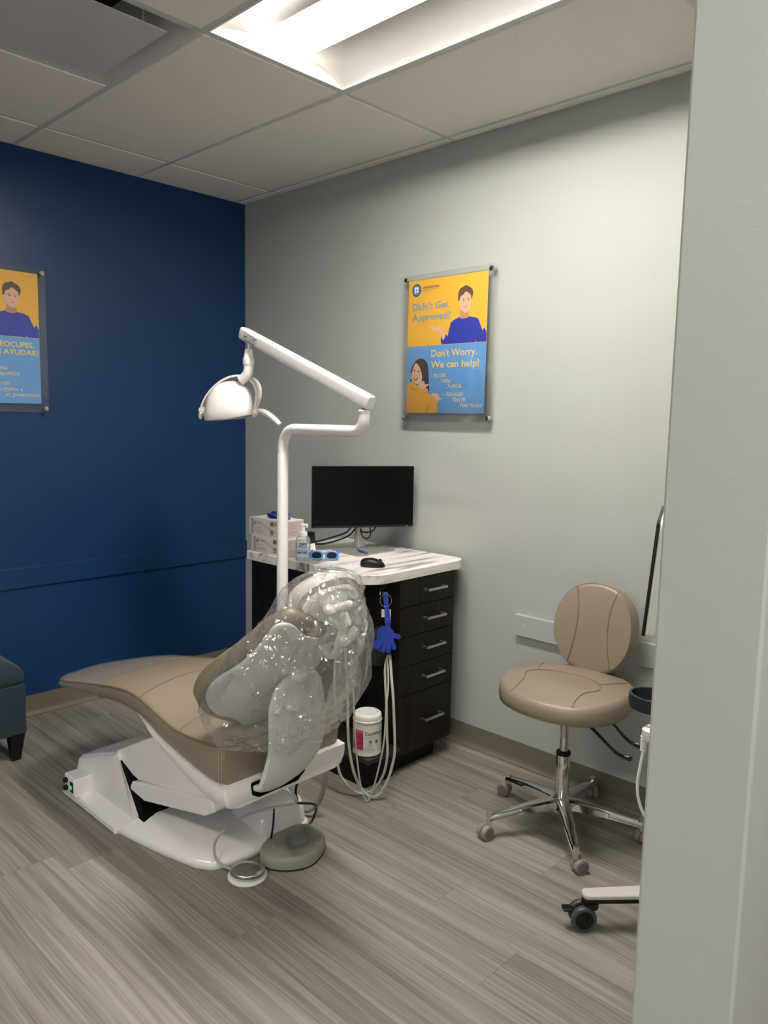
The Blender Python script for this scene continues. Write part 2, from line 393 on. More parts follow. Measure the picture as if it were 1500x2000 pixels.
# ceiling troffers: recessed housing with curved reflectors either side of a glowing lens
LENS = mat('glowing_lens', (.9, .9, .9), .5, emit=LIGHT_COLOR, es=LENS_STRENGTH)
REFL = mat('white_reflector', (.60, .585, .555), .45)
def troffer(i, j, label):
    x0, x1, ya, yb = xb[i]+BW, xb[i+1]-BW, yb_[j]-BW, yb_[j+1]+BW
    if i == 0: x0 = .02
    t = thing('ceiling_light', label, 'ceiling light', ((x0+x1)/2, (ya+yb)/2, H), 0, 'recessed ceiling troffers')
    z0, zt = H+.001, H+.050; wl = .105; yc = (ya+yb)/2
    # reflector: curved panel each side
    for s, ye in ((1, ya), (-1, yb)):
        pr = []
        for k in range(11):
            a = k/10; pr.append((ye + (yc+s*wl-ye)*a, z0+(zt-z0)*math.sin(a*PI/2)**.9))
        mb = MB(); mb.loft([[(x0+.002, y, z) for y, z in pr], [(x1-.002, y, z) for y, z in pr]], closed=False)
        mb.build('reflector', REFL, t, smooth=60)
    for xe, s in ((x0, 1), (x1, -1)):
        pr = [(ya-.001, z0), (yb+.001, z0), (yb+.001, zt+.01), (ya-.001, zt+.01)]
        MB().prism(pr, xe, xe+s*.004, lambda a, b, h: (h, a, b)).build('end_plate', REFL, t, smooth=0)
    MB().box(x0+.005, x1-.005, yc-wl-.002, yc+wl+.002, zt, zt+.006).build('lens', LENS, t, smooth=0)
    # housing above and a thin rim
    MB().box(x0, x1, yb, ya, zt+.012, zt+.05).build('housing', GRID, t, smooth=0)
    rm = MB()
    for a in ((x0, x1, ya-.006, ya), (x0, x1, yb, yb+.006), (x0, x0+.006, yb+.006, ya-.006), (x1-.006, x1, yb+.006, ya-.006)): rm.box(a[0], a[1], a[2], a[3], H-.002, H+.004)
    rm.build('rim', WHITEP, t, smooth=0)
    return t
troffer(2, 2, 'bright recessed ceiling troffer above the room with the dental chair')
troffer(2, 7, 'recessed ceiling troffer nearest the long blue wall, behind the viewer')
troffer(4, 4, 'recessed ceiling troffer on the far side of the grey partition wall')

# square plaque air diffuser
def diffuser():
    x0, x1, ya, yb = DIFF[0]+BW, DIFF[1]-BW, GY[2]-BW, GY[3]+BW
    dm = mat('diffuser_white_metal', (.56, .55, .54), .4)
    t = thing('air_diffuser', 'square white plaque air diffuser set in the ceiling grid', 'air vent', ((x0+x1)/2, (ya+yb)/2, H))
    rings = []
    for ins, z in ((0, H+.001), (.012, H+.001), (.03, H+.012), (.06, H+.035), (.10, H+.06), (.16, H+.09)):
        rings.append([(x0+ins, yb+ins, z), (x1-ins, yb+ins, z), (x1-ins, ya-ins, z), (x0+ins, ya-ins, z)])
    MB().loft(rings, cap0=False, cap1=False).build('cone_frame', dm, t, smooth=50)
    MB().box(x0+.16, x1-.16, yb+.16, ya-.16, H+.09, H+.10).build('duct_neck', mat('dark_duct', (.02, .02, .02), .8), t, smooth=0)
    i = .066
    MB().box(x0+i, x1-i, yb+i, ya-i, H-.008, H-.003).build('plaque', dm, t, smooth=0, bevel=(.0015, 2))
    for sx, sy in ((x0+.12, ya-.12), (x1-.12, ya-.12), (x0+.12, yb+.12), (x1-.12, yb+.12)):
        MB().tube([(sx, sy, H-.004), (sx, sy, H+.075)], .003, 6).build('hanger', dm, t)
diffuser()

# ------------------------------------------------------------------ dental chair
CY = -1.275
chair = thing('dental_chair', 'reclining dental chair with tan vinyl cushions on a white base', 'dental chair', (1.33, CY, 0))
ZT = [(.70, .412), (.80, .432), (.885, .450), (1.06, .487), (1.227, .521), (1.34, .540), (1.422, .546), (1.49, .541), (1.553, .527), (1.677, .504), (1.734, .501), (1.836, .507), (1.965, .525)]
ZB = [(.70, .392), (.80, .407), (.90, .424), (1.057, .443), (1.224, .468), (1.34, .482), (1.42, .483), (1.513, .468), (1.626, .437), (1.791, .409), (1.878, .398), (1.965, .400)]
def half_w(x):
    if x > 1.93: return .235 - max(0, (x-1.945))*.55
    if x > .95: return .235
    t = (.95-x)/.245
    return .235*max(0.0, 1-t**2.6)**(1/2.6)
def crown(x): return interp([(.70, .004), (.80, .014), (1.0, .022), (1.4, .028), (1.6, .022), (1.75, .016), (1.965, .012)], x)
def seat_ring(x, grow=0.0):
    w = max(half_w(x), .012)+grow; zt = smooth_interp(ZT, x)+grow; zb = smooth_interp(ZB, x)-grow; c = crown(x); h = zt-zb
    pts = [(-w+.03, zb-.002), (-w+.010, zb+.003), (-w-.001, zb+.016 if h > .04 else zb+h*.3), (-w-.005, zb+h*.55), (-w-.001, zt-.010 if h > .04 else zt-h*.3), (-w+.006, zt)]
    top = []
    for f in (.93, .80, .60, .35, .12): top.append((-w*f, zt+.001+c*(1-f**2.2)))
    left = pts+top; ring = left + [(-a, b) for a, b in reversed(left)]
    if w < .05: ring = [(a if abs(a) <= w else math.copysign(w, a), b) for a, b in ring]
    return [(x, CY+a, b) for a, b in ring]
xs = [.706, .712, .722, .735, .75, .77, .80, .84, .88, .92, .96] + [1.0+.04*k for k in range(24)] + [1.94, 1.95, 1.957, 1.962, 1.965]
rings = [seat_ring(x) for x in xs]
rings.append([(1.966, CY+(p[1]-CY)*.97, .4625+(p[2]-.4625)*.94) for p in rings[-1]])
seat = MB().loft(rings).build('seat_cushion', TAN, chair, smooth=50)
def seat_top(x, f):   # f in -1..1 across
    w = half_w(x); return (x, CY+w*f, smooth_interp(ZT, x)+.001+crown(x)*(1-abs(f)**2.2))
# piping round the rim and across the head end
pip = [(x, CY-half_w(x)+.001, smooth_interp(ZT, x)+.001) for x in xs if x > .73] + [(1.9665, CY+a, .5245) for a in (-.20, -.1, 0, .1, .20)] + [(x, CY+half_w(x)-.001, smooth_interp(ZT, x)+.001) for x in reversed(xs) if x > .73]
MB().tube(pip, .0034, 6).build('piping', TAN_SEAM, seat)
for x0, bow in ((1.475, .03), (1.725, .05)):
    MB().tube([Vector(seat_top(x0-bow*(1-(k/10)**2)*1.0, k/10))+Vector((0, 0, -.0004)) for k in range(-10, 11)], .0022, 5).build('cross_seam', TAN_SEAM, seat)
for dx in (-.006, .006):
    MB().tube([(1.957+dx*.7, CY-.238+abs(dx)*.15+(.002 if dx > 0 else 0), .405+.118*k/6) for k in range(7)], .0011, 5).build('corner_stitch', TAN_LIGHT, seat)
# white seat pan under the cushion
SBOT = [(1.44, .480), (1.51, .464), (1.60, .428), (1.668, .400), (1.75, .366), (1.83, .340), (1.90, .330), (1.985, .332)]
rs = []
for x in [1.44, 1.48, 1.52, 1.56, 1.60, 1.64, 1.68, 1.72, 1.76, 1.80, 1.84, 1.88, 1.92, 1.95, 1.972, 1.984, 1.988]:
    zt = smooth_interp(ZB, min(x, 1.965))+.004; zb = min(smooth_interp(SBOT, x), zt-.006); ww = (.225+.022*min(1, (x-1.44)/.14)) if x < 1.97 else (.242 if x < 1.985 else .234)
    if x > 1.95: zt = .404
    h = zt-zb; r = min(.03, h*.45)
    L_ = [(-ww, zt), (-ww, zt-h*.35), (-ww+.004, zb+r), (-ww+.35*r+.004, zb+.3*r), (-ww+r+.01, zb), (-ww*.5, zb), (-.02, zb)]
    rs.append([(x, CY+a, b) for a, b in L_ + [(-a, b) for a, b in reversed(L_)]])
pan = MB().loft(rs).build('seat_pan', WHITE, chair, smooth=40)
# black patch painting in the shade of the back arm's opening, pan head end
MB().prism(rpoly([(-.150, .396), (-.144, .356), (-.12, .342), (.03, .344), (.060, .366), (.066, .396)], .008, 3), 1.9875, 1.9915, lambda a, b, h: (h, CY+a, b)).build('opening_shade_patch', BLACKM, pan, smooth=0)
# lift arm: two stacked box links
def side_prism(poly, y0, y1, name, m, rad=.012, bev=(.008, 3)):
    return MB().prism(rpoly(poly, rad, 4), y0, y1, lambda a, b, h: (a, h, b)).build(name, m, chair, smooth=40, bevel=bev)
side_prism([(1.16, .215), (1.20, .255), (1.46, .385), (1.60, .40), (1.86, .37), (1.86, .285), (1.35, .19)], -1.452, -1.10, 'lift_link', WHITE)
side_prism([(1.315, .150), (1.335, .184), (1.84, .300), (1.86, .268), (1.80, .232), (1.42, .140)], -1.466, -1.085, 'lift_link', WHITE)
# pedestal cover
def cover_ring(x):
    fl = .022          # flange height
    top = interp([(.872, .03), (.882, .045), (.895, .115), (.905, .138), (.96, .160), (1.19, .243), (1.24, .252), (1.39, .258)], x)
    near = -1.478+.0; base = -1.530
    if x < .90: base = -1.530+(.90-x)*1.2
    t = top
    a = [(base+.004, .0005), (base, .006), (base, fl), (base+.006, min(t, fl+.010)), (base+.018, min(t, fl+.016)), (near-.012, min(t, .046)), (near-.002, min(t, .060)), (near+.006, min(t, max(.062, t-.04))), (near+.014, min(t, max(.064, t-.012))), (near+.030, t), (near+.12, t+.006)]
    far = 2*CY
    return [(x, y, z) for y, z in a] + [(x, far-y, z) for y, z in reversed(a)]
cxs = [.872, .876, .882, .888, .895, .900, .905, .915, .94, .98, 1.03, 1.08, 1.13, 1.17, 1.19, 1.21, 1.23, 1.25, 1.27, 1.29, 1.31, 1.325, 1.345, 1.36, 1.37, 1.378, 1.385]
def skew(p):   # the cover's leading edge is cut back towards the flange
    x, y, z = p
    if x > 1.19:
        xe = interp([(.0, 1.385), (.05, 1.385), (.10, 1.362), (.15, 1.33), (.20, 1.285), (.23, 1.25), (.252, 1.215), (.27, 1.20)], z); x = 1.19+(x-1.19)*(xe-1.19)/.195
    if x > 1.2 and z < .07: 
        k = min(1.0, (x-1.2)/.18); d = abs(y-CY); x = x - k*max(0, (d-.19))*1.05 
    return (x, y, z)
cov = MB().loft([[skew(p) for p in cover_ring(x)] for x in cxs]).build('pedestal_cover', WHITE, chair, smooth=30)
side_prism([(1.21, .045), (1.21, .235), (1.30, .205), (1.385, .165), (1.402, .045)], -1.458, -1.092, 'gap_shade_block', BLACKM, .004, None)  # black block stands in for the shade inside the cover's open end
# switch box on the near side of the cover
sb = MB().box(.940, 1.033, -1.540, -1.455, .030, .106).build('switch_box', WHITE, chair, smooth=30, bevel=(.006, 3))
MB().box(.946, 1.027, -1.5415, -1.539, .040, .098).build('panel', WHITEP, sb, smooth=0, bevel=(.001, 1))
MB().box(.996, 1.020, -1.5445, -1.540, .048, .090, 0).build('switch', BLACKP, sb, smooth=0, bevel=(.002, 2))
MB().box(1.003, 1.013, -1.5465, -1.544, .062, .076).build('switch_lamp', mat('green_lamp', (.02, .4, .08), .3, emit=(.03, .8, .15), es=.22), sb, smooth=0)
for z in (.086, .056): MB().lathe([(.010, 0), (.011, .004), (.010, .014), (.005, .016)], (.966, -1.540, z), (0, -1, 0), 14).build('knob', BLACKP, sb)
# base plate
bp_out = [(1.27, -1.525), (1.40, -1.508), (1.56, -1.478), (1.70, -1.442), (1.752, -1.41), (1.775, -1.36), (1.785, -1.27), (1.785, -1.10), (1.775, -1.02), (1.745, -.985), (1.60, -.985), (1.27, -1.02)]
bp_out = rpoly(bp_out, .03, 3)
def inset_ring(d, z):
    cx, cy = 1.50, -1.25; out = []
    for x, y in bp_out:
        v = Vector((x-cx, y-cy)); l = v.length; v = v*((l-d)/l); out.append((cx+v.x if x > 1.3 else x, cy+v.y, z))
    return out
base = MB().loft([inset_ring(.004, .0005), inset_ring(0, .006), inset_ring(.0, .020), inset_ring(.010, .032), inset_ring(.05, .048), inset_ring(.09, .060), inset_ring(.13, .068)]).build('base_plate', WHITE, chair, smooth=50)
# raised hump over the hydraulic pump at the head end of the base
hump = []
for k, (s, z) in enumerate([(1.0, .02), (.985, .05), (.95, .085), (.88, .108), (.75, .122), (.5, .130), (.2, .132)]):
    hump.append([(1.655+.118*s*math.copysign(abs(math.cos(a))**.55, math.cos(a)), -1.105+.118*s*math.copysign(abs(math.sin(a))**.55, math.sin(a)), z) for a in [2*PI*q/36 for q in range(36)]])
MB().loft(hump).build('pump_cover', WHITE, chair, smooth=55)

# backrest
TH = R(48.5); BO = Vector((1.788, CY, .53)); BU = Vector((math.cos(TH), 0, math.sin(TH))); BN = Vector((math.sin(TH), 0, -math.cos(TH)))
def bpt(y, s, off): return BO + BU*s + BN*off + Vector((0, y, 0))
BCY = -.03
def boff(y): d = (y-BCY)/(.24 if y < BCY else .19); return .070*max(-.4, 1-d*d)
half = [(0, .520), (-.075, .518), (-.11, .532), (-.145, .560), (-.172, .577), (-.195, .577), (-.212, .556), (-.214, .495), (-.221, .425), (-.236, .362), (-.258, .308), (-.268, .258), (-.262, .203), (-.246, .166), (-.212, .128), (-.165, .112), (-.125, .086), (-.085, .045), (-.05, .018), (0, .010)]
def sm(pts, n=3): return [(p.x, p.y) for p in spline([(a, b, 0) for a, b in pts], n)]
hs = [p for p in sm(half, 3) if p[0] <= BCY]; outline = hs + [(BCY+(BCY-a)*.8, b) for a, b in reversed(hs)]
def sheet(outl, f_off, thick, name, m, parent, rows=8, sub=0, bev=None, puff=0.0, rnd=.008):
    """a curved slab: contour scaled towards its centre line to make inner rings"""
    mb = MB(); cy = sum(p[1] for p in outl)/len(outl)
    def ring(k, o): return [bpt(a*k, cy+(b-cy)*k, f_off(a*k)+o) for a, b in outl]
    rings = []
    rings += [ring(.06, thick/2+puff)] + [ring(k, thick/2+puff*(1-k**2.5)) for k in (.3, .55, .75, .88, .95)]
    rings += [ring(1-rnd, thick/2-.0005), ring(1.0, thick*.25), ring(1.0, -thick*.25), ring(1-rnd, -thick/2)]
    rings += [ring(k, -thick/2) for k in (.88, .6, .3, .06)]
    mb.loft(list(reversed(rings))); return mb.build(name, m, parent, smooth=50)
back = sheet(outline, boff, .012, 'backrest_shell', SHELL, chair)
chalf = [(0, .565), (-.07, .570), (-.12, .586), (-.160, .584), (-.192, .552), (-.212, .49), (-.230, .42), (-.252, .36), (-.274, .29), (-.279, .23), (-.268, .165), (-.242, .118), (-.205, .082), (-.155, .055), (-.105, .030), (-.05, .012), (0, .006)]
cs = [p for p in sm(chalf, 3) if p[0] <= BCY]; cout = cs + [(BCY+(BCY-a)*.74, b-.02*max(0, b-.4)/.2) for a, b in reversed(cs)]
sheet(cout, lambda y: boff(y)*.85-.030, .046, 'backrest_cushion', TAN, chair, rnd=.035, puff=.004)
# white arm that carries the backrest, growing out of the seat pan
prof = spline([(1.982, .372), (2.022, .385), (2.048, .43), (2.062, .50), (2.066, .57), (2.062, .64), (2.068, .70), (2.088, .74)], 5)
def arm_l(z): return -interp([(.37, .118), (.42, .124), (.50, .112), (.58, .112), (.64, .108), (.69, .092), (.72, .066), (.738, .03), (.74, .012)], z)
def arm_r(z): return interp([(.37, -.045), (.385, .0), (.41, .045), (.45, .078), (.50, .095), (.58, .100), (.66, .092), (.70, .076), (.725, .052), (.738, .02), (.74, .005)], z)
ar = []
for i, p in enumerate(prof):
    x, z = p.x, p.y; ww = (arm_r(z)-arm_l(z))/2; yc = -.022+(arm_r(z)+arm_l(z))/2
    d = Vector((prof[min(i+1, len(prof)-1)].x-prof[max(i-1, 0)].x, prof[min(i+1, len(prof)-1)].y-prof[max(i-1, 0)].y)); d.normalize(); nx, nz = d.y, -d.x
    sec = [(-ww, -.012), (-ww-.002, -.004), (-ww, .004), (-ww*.8, .010), (-ww*.4, .014), (0, .015), (ww*.4, .014), (ww*.8, .010), (ww, .004), (ww+.002, -.004), (ww, -.012), (0, -.012)]
    ar.append([(x+nx*o, CY+yc+a, z+nz*o) for a, o in sec])
MB().loft(ar).build('back_arm', SHELL, chair, smooth=50)

# headrest
HT = R(77); HC = Vector((2.186, CY-.012, .952)); HU = Vector((math.cos(HT), 0, math.sin(HT))); HN = Vector((math.sin(HT), 0, -math.cos(HT)))
def hp(y, s, o): return HC + HU*s + HN*o + Vector((0, y, 0))
head = MB(); rg = []
for k, o in ((.2, -.052), (.7, -.050), (.93, -.042), (1.0, -.025), (1.0, -.004), (.95, .008), (.80, .012), (.3, .012)):
    rg.append([hp(.126*k*math.cos(a), .098*k*math.copysign(abs(math.sin(a))**.85, math.sin(a)), o-.02*math.cos(a)**2) for a in [2*PI*q/40 for q in range(40)]])
headc = head.loft(rg).build('headrest_cushion', mat('pale_headrest_vinyl', (.56, .53, .48), .4), chair, smooth=50)
rg = []
for k, o in ((1.0, .002), (1.0, .016), (.93, .021), (.86, .016), (.80, .020), (.5, .032), (.1, .036)):
    rg.append([hp(.104*k*math.cos(a), -.006+.079*k*math.copysign(abs(math.sin(a))**.85, math.sin(a)), o-.014*math.cos(a)**2) for a in [2*PI*q/40 for q in range(40)]])
MB().loft(rg).build('headrest_shell', WHITEP, headc, smooth=45)
MB().tube([hp(-.006, -.01, .030), hp(-.006, -.01, .058), hp(0, -.03, .068)], [.026, .024, .020], 14).build('swivel_joint', WHITEP, chair)
MB().ellipsoid(hp(-.055, .022, .052), (.030, .017, .016), rot_to((0, 0, 1)) @ Matrix.Rotation(R(70), 3, 'Z'), 14, 8).build('lock_knob', WHITEP, chair)
MB().tube([hp(-.040, .020, .050), hp(.03, .022, .046)], .013, 10).build('knob_shaft', WHITEP, chair)
bar0 = [hp(0, -.03, .066), hp(0, -.08, .060), hp(0, -.14, .040), bpt(0, .47, .03)]
MB().tube(spline(bar0, 4), .017, 12, flat=.45).build('headrest_bar', WHITEP, chair)
MB().obox(hp(.015, -.062, .078), (.070, .034, .026), (Matrix((Vector((0, 1, 0)), HU, HN)).transposed()) @ Matrix.Rotation(R(35), 3, 'Z')).build('release_lever', WHITEP, chair, bevel=(.012, 3))
MB().lathe([(.020, -.02), (.024, -.014), (.024, .014), (.018, .02), (.008, .02)], bpt(-.075, .548, .060), (0, -1, .25), 18).build('pivot_cap', mat('taupe_plastic', (.25, .21, .165), .5), chair)

# ------------------------------------------------------------------ clear plastic covers
def film_material(name, haze, gloss, bumpscale):
    m = bpy.data.materials.new(name); m.use_nodes = True; nt = m.node_tree; N = nt.nodes.new; L = nt.links.new
    for n in list(nt.nodes): nt.nodes.remove(n)
    out = N('ShaderNodeOutputMaterial'); tr = N('ShaderNodeBsdfTransparent'); tr.inputs[0].default_value = (.985, .985, .985, 1)
    df = N('ShaderNodeBsdfDiffuse'); df.inputs[0].default_value = (.75, .74, .72, 1)
    gl = N('ShaderNodeBsdfGlossy'); gl.inputs['Roughness'].default_value = .05; gl.inputs[0].default_value = (1, 1, 1, 1)
    tc = N('ShaderNodeTexCoord'); n = N('ShaderNodeTexNoise'); n.inputs['Scale'].default_value = bumpscale; n.inputs['Detail'].default_value = 3; n.inputs['Distortion'].default_value = 1.2
    bp = N('ShaderNodeBump'); bp.inputs['Strength'].default_value = .5; bp.inputs['Distance'].default_value = .010
    L(tc.outputs['Object'], n.inputs['Vector']); L(n.outputs['Fac'], bp.inputs['Height']); L(bp.outputs[0], gl.inputs['Normal'])
    lw = N('ShaderNodeLayerWeight'); lw.inputs['Blend'].default_value = .35; L(bp.outputs[0], lw.inputs['Normal'])
    mr = N('ShaderNodeMapRange'); mr.inputs['To Min'].default_value = gloss*.45; mr.inputs['To Max'].default_value = gloss*2.2; L(lw.outputs['Facing'], mr.inputs['Value'])
    m1 = N('ShaderNodeMixShader'); m1.inputs[0].default_value = haze; L(tr.outputs[0], m1.inputs[1]); L(df.outputs[0], m1.inputs[2])
    m2 = N('ShaderNodeMixShader'); L(mr.outputs[0], m2.inputs[0]); L(m1.outputs[0], m2.inputs[1]); L(gl.outputs[0], m2.inputs[2]); L(m2.outputs[0], out.inputs[0])
    MATS[name] = m; return m
FILM = film_material('clear_plastic_film', .085, .20, 20)
FILM_FOOT = film_material('clear_foot_sleeve', .11, .14, 14)
# bag over backrest and headrest: (front x, z), (rear x, z), half width
ST = [((1.845, .575), (2.085, .500), .225), ((1.838, .625), (2.125, .545), .258), ((1.850, .685), (2.175, .620), .276), ((1.905, .750), (2.215, .690), .277), ((1.962, .815), (2.240, .775), .260), ((2.018, .875), (2.255, .850), .232),
      ((2.062, .928), (2.268, .910), .190), ((2.092, .972), (2.270, .960), .165), ((2.115, 1.015), (2.265, 1.005), .146), ((2.140, 1.048), (2.250, 1.040), .108), ((2.175, 1.066), (2.225, 1.062), .045)]
def lerp_st(v):
    t = v*(len(ST)-1); i = min(int(t), len(ST)-2); u = t-i
    def g(k): return [ST[k][0][0], ST[k][0][1], ST[k][1][0], ST[k][1][1], ST[k][2]]
    a, b, c, d = g(max(i-1, 0)), g(i), g(i+1), g(min(i+2, len(ST)-1))
    return [.5*(2*q1+(q2-q0)*u+(2*q0-5*q1+4*q2-q3)*u*u+(3*q1-q0-3*q2+q3)*u**3) for q0, q1, q2, q3 in zip(a, b, c, d)]
bag = MB(); rr = []; NV, NU = 120, 200
for iv in range(NV+1):
    v = iv/NV; fx, fz, rx, rz, hw = lerp_st(v); ring = []
    for iu in range(NU):
        a = 2*PI*iu/NU; ca, sa = math.cos(a), math.sin(a); e = .62
        c = math.copysign(abs(ca)**e, ca); s = math.copysign(abs(sa)**e, sa)
        tp = 1-.42*max(0.0, c)-(.18*max(0.0, c) if s > 0 else 0.0)
        p = Vector(((fx+rx)/2+(rx-fx)/2*c, CY-.022+hw*s*tp*(1.0 if s < 0 else .86), (fz+rz)/2+(rz-fz)/2*c))
        rear = max(0.0, c)
        # creases: ridged noise, stronger on the loose rear side, gathered behind the head
        q = Vector((p.x*9+p.z*2, p.y*11, p.z*6)); r1 = 1-abs(noise.noise(q)); r2 = 1-abs(noise.noise(q*2.7+Vector((5, 2, 9))))
        amp = .0075+.019*rear
        r3 = 1-abs(noise.noise(q*5.1+Vector((1, 7, 3))))
        dsp = amp*((r1**5)*1.1-.5) + amp*.75*((r2**6)-.4) + amp*.30*(r3**8)
        nrm = Vector((c*(rz-fz+.3), s*.35, -.15*c)).normalized() if True else None
        nrm = Vector((c, s*.9, 0)).normalized()
        p += nrm*dsp
        if rear > .15:  # vertical gather folds on the hanging side
            p.y += .010*rear*math.sin(p.z*24+a*9); p.x += .008*rear*math.sin(a*17+p.z*8)
        if v < .03: p.z += .008*math.sin(a*5)
        ring.append(p)
    rr.append(ring)
cover = bag.loft(rr, cap0=False, cap1=True).build('plastic_cover', FILM, None, smooth=28)
tag(cover, 'clear crinkled plastic bag pulled over the chair backrest and headrest', 'plastic cover')
# loose tail of the bag
rr = []
for k in range(26):
    v = k/25; z = .975-.40*v; ring = []
    for j in range(40):
        a = 2*PI*j/40
        rx_ = interp([(0, .03), (.15, .040), (.4, .034), (.7, .034), (1, .02)], v); ry_ = interp([(0, .035), (.2, .05), (.5, .055), (.8, .06), (1, .05)], v)
        ring.append((interp([(0, 2.225), (.3, 2.240), (.6, 2.225), (1, 2.14)], v)+rx_*math.cos(a)+.008*math.sin(a*7+v*9), CY+.035+.01*v+ry_*math.sin(a)+.008*math.sin(a*5+v*14), z+.010*math.sin(a*3)))
    rr.append(ring)
MB().loft(rr, cap0=False, cap1=False).build('gathered_tail', FILM, cover, smooth=25)
# sleeve over the foot end
fx_ = [x for x in xs if x < 1.24]; rings = []
for i, x in enumerate(fx_):
    ring = seat_ring(x, .004); out = []
    for k, p in enumerate(ring):
        d = .003*noise.noise(Vector((p[0]*14, p[1]*10, p[2]*10))); out.append((p[0]-.004, p[1]+d, p[2]+d+.001))
    rings.append(out)
fs = MB().loft(rings, cap0=True, cap1=False).build('foot_sleeve', FILM_FOOT, None, smooth=40)
tag(fs, 'clear plastic sleeve wrapped round the foot end of the dental chair', 'plastic cover')

# ------------------------------------------------------------------ dental lamp
lx, ly = 1.345, -.792
lamp = thing('dental_lamp', 'white dental operatory lamp on a tall pole with folding arm', 'dental lamp', (lx, ly, 0))
MB().lathe([(.0, 0.0005), (.085, .0005), (.088, .006), (.082, .016), (.030, .026), (.0245, .03)], (lx, ly, 0), n=36).build('pole_foot', WHITE, lamp)
MB().lathe([(.0232, .02), (.0232, 1.342), (.0225, 1.346), (.020, 1.346)], (lx, ly, 0), n=28).build('pole', WHITE, lamp)
ax = 1.808
path = [(lx, ly, 1.34), (lx, ly, 1.371)]
for k in range(1, 9): a = PI/2*k/8; path.append((lx+.075*(1-math.cos(a)), ly, 1.371+.075*math.sin(a)))
path += [(1.55, ly, 1.446), (1.70, ly, 1.446)]
for k in range(0, 9): a = PI/2*k/8; path.append((ax-.05+.05*math.sin(a), ly, 1.496-.05*math.cos(a)))
path += [(ax, ly, 1.518)]
MB().tube(path, .0212, 24).build('bent_arm', WHITE, lamp, smooth=60)
MB().lathe([(.0212, 0), (.0225, .002), (.0225, .012), (.019, .015)], (ax, ly, 1.508), n=28).build('collar', WHITE, lamp)
MB().tube([(ax, ly, 1.52), (ax, ly, 1.56)], .009, 12).build('pivot_pin', mat('dark_steel', (.10, .10, .10), .3, metal=1), lamp)
# spring arm: a box beam with rounded edges rising back towards the corner
A0 = Vector((1.842, ly, 1.546)); A1 = Vector((1.074, ly, 1.840)); ad = (A1-A0).normalized(); an = Vector((-ad.z, 0, ad.x)) if ad.x < 0 else Vector((ad.z, 0, -ad.x))
an = Vector((ad.z, 0, -ad.x)); 
if an.z < 0: an = -an
sec = rpoly([(-.021, -.026), (.021, -.026), (.021, .026), (-.021, .026)], .012, 4)
rg = []; Ln = (A1-A0).length
for t, k in ((0, .86), (.006, .97), (.014, 1), (Ln*.5, 1), (Ln-.012, 1), (Ln-.004, .95), (Ln, .84)):
    rg.append([A0+ad*t+Vector((0, a*k, 0))+an*(b*k) for a, b in sec])
beam = MB().loft(rg).build('spring_arm', WHITE, lamp, smooth=40)
# maker's sticker on the near side of the arm
stk = mat('grey_sticker', (.62, .62, .58), .5); ink = mat('sticker_ink', (.10, .10, .10), .6)
def on_arm(a, b, lift): return A0+ad*a+an*b+Vector((0, -.0215-lift, 0))
def quad(mb, pts, mi=0): mb.add(pts, [(0, 1, 2, 3)], mi)
mb = MB(); s0 = Ln-.135
mb.add([on_arm(s0, -.020, .0004), on_arm(Ln-.035, -.020, .0004), on_arm(Ln-.035, .014, .0004), on_arm(s0, .014, .0004), on_arm(s0, -.020, 0), on_arm(Ln-.035, -.020, 0), on_arm(Ln-.035, .014, 0), on_arm(s0, .014, 0)], [(0, 1, 2, 3), (7, 6, 5, 4), (0, 4, 5, 1), (1, 5, 6, 2), (2, 6, 7, 3), (3, 7, 4, 0)])
for a0, a1, b0, b1 in ((.005, .085, -.018, -.014), (.088, .094, -.016, -.010), (.008, .030, .002, .007), (.012, .055, -.004, -.0025), (.012, .050, -.009, -.0075), (.035, .075, .009, .0105), (.07, .092, -.004, .001)):
    mb.add([on_arm(s0+a0, b0, .0007), on_arm(s0+a1, b0, .0007), on_arm(s0+a1, b1, .0007), on_arm(s0+a0, b1, .0007)], [(0, 1, 2, 3)], 1)
mb.build('rating_sticker', [stk, ink], beam, smooth=0)
# hanging stem and elbow
hx = 1.116
MB().tube([(hx, ly, 1.815), (hx, ly, 1.755)], .008, 12).build('stem_pin', STEEL, lamp)
MB().lathe([(.012, 1.771), (.0150, 1.770), (.018, 1.750), (.0225, 1.731), (.0242, 1.729), (.0248, 1.710), (.024, 1.706), (.020, 1.706)], (hx, ly, 0), n=26).build('stem_sleeve', WHITE, lamp)
el = spline([(hx, ly, 1.708), (hx, ly, 1.690), (hx-.005, ly-.002, 1.670), (hx-.020, ly-.008, 1.652), (hx-.034, ly-.014, 1.642)], 5)
MB().tube(el, [.0215]*len(el), 22).build('elbow', WHITE, lamp, smooth=60)
# lamp head: a hood that opens downward, held in a U yoke
hc = Vector((1.012, ly-.02, 1.528)); HK = .80
hd = Vector((.55, -.83, 0)).normalized()         # the way the hood's broad side faces
hr = Vector((.83, .55, 0))                        # along the tilt axis
def hh(a, b, z): return hc + (hr*a + hd*b + Vector((0, 0, z)))*HK
prof = [(-.062, .128, .098), (-.050, .132, .104), (-.02, .133, .106), (.02, .130, .102), (.06, .120, .092), (.095, .103, .078), (.122, .080, .058), (.138, .050, .036), (.146, .018, .012)]
rg = []
for z, ra, rb in prof:
    ring = []
    for k in range(44):
        a = 2*PI*k/44; ca, sa = math.cos(a), math.sin(a); e = .72
        A = ra*math.copysign(abs(ca)**e, ca); B = rb*math.copysign(abs(sa)**e, sa)
        zz = z - .012*max(0, -ca)*(1 if z < .03 else .3) + .026*max(0, ca)*(1 if z < -.0 else 0)
        ring.append(hh(A + .06*(z+.01), B, zz))
    rg.append(ring)
inner = [[hc+(Vector(p)-hc)*.94-Vector((0, 0, .003)) for p in r] for r in rg]
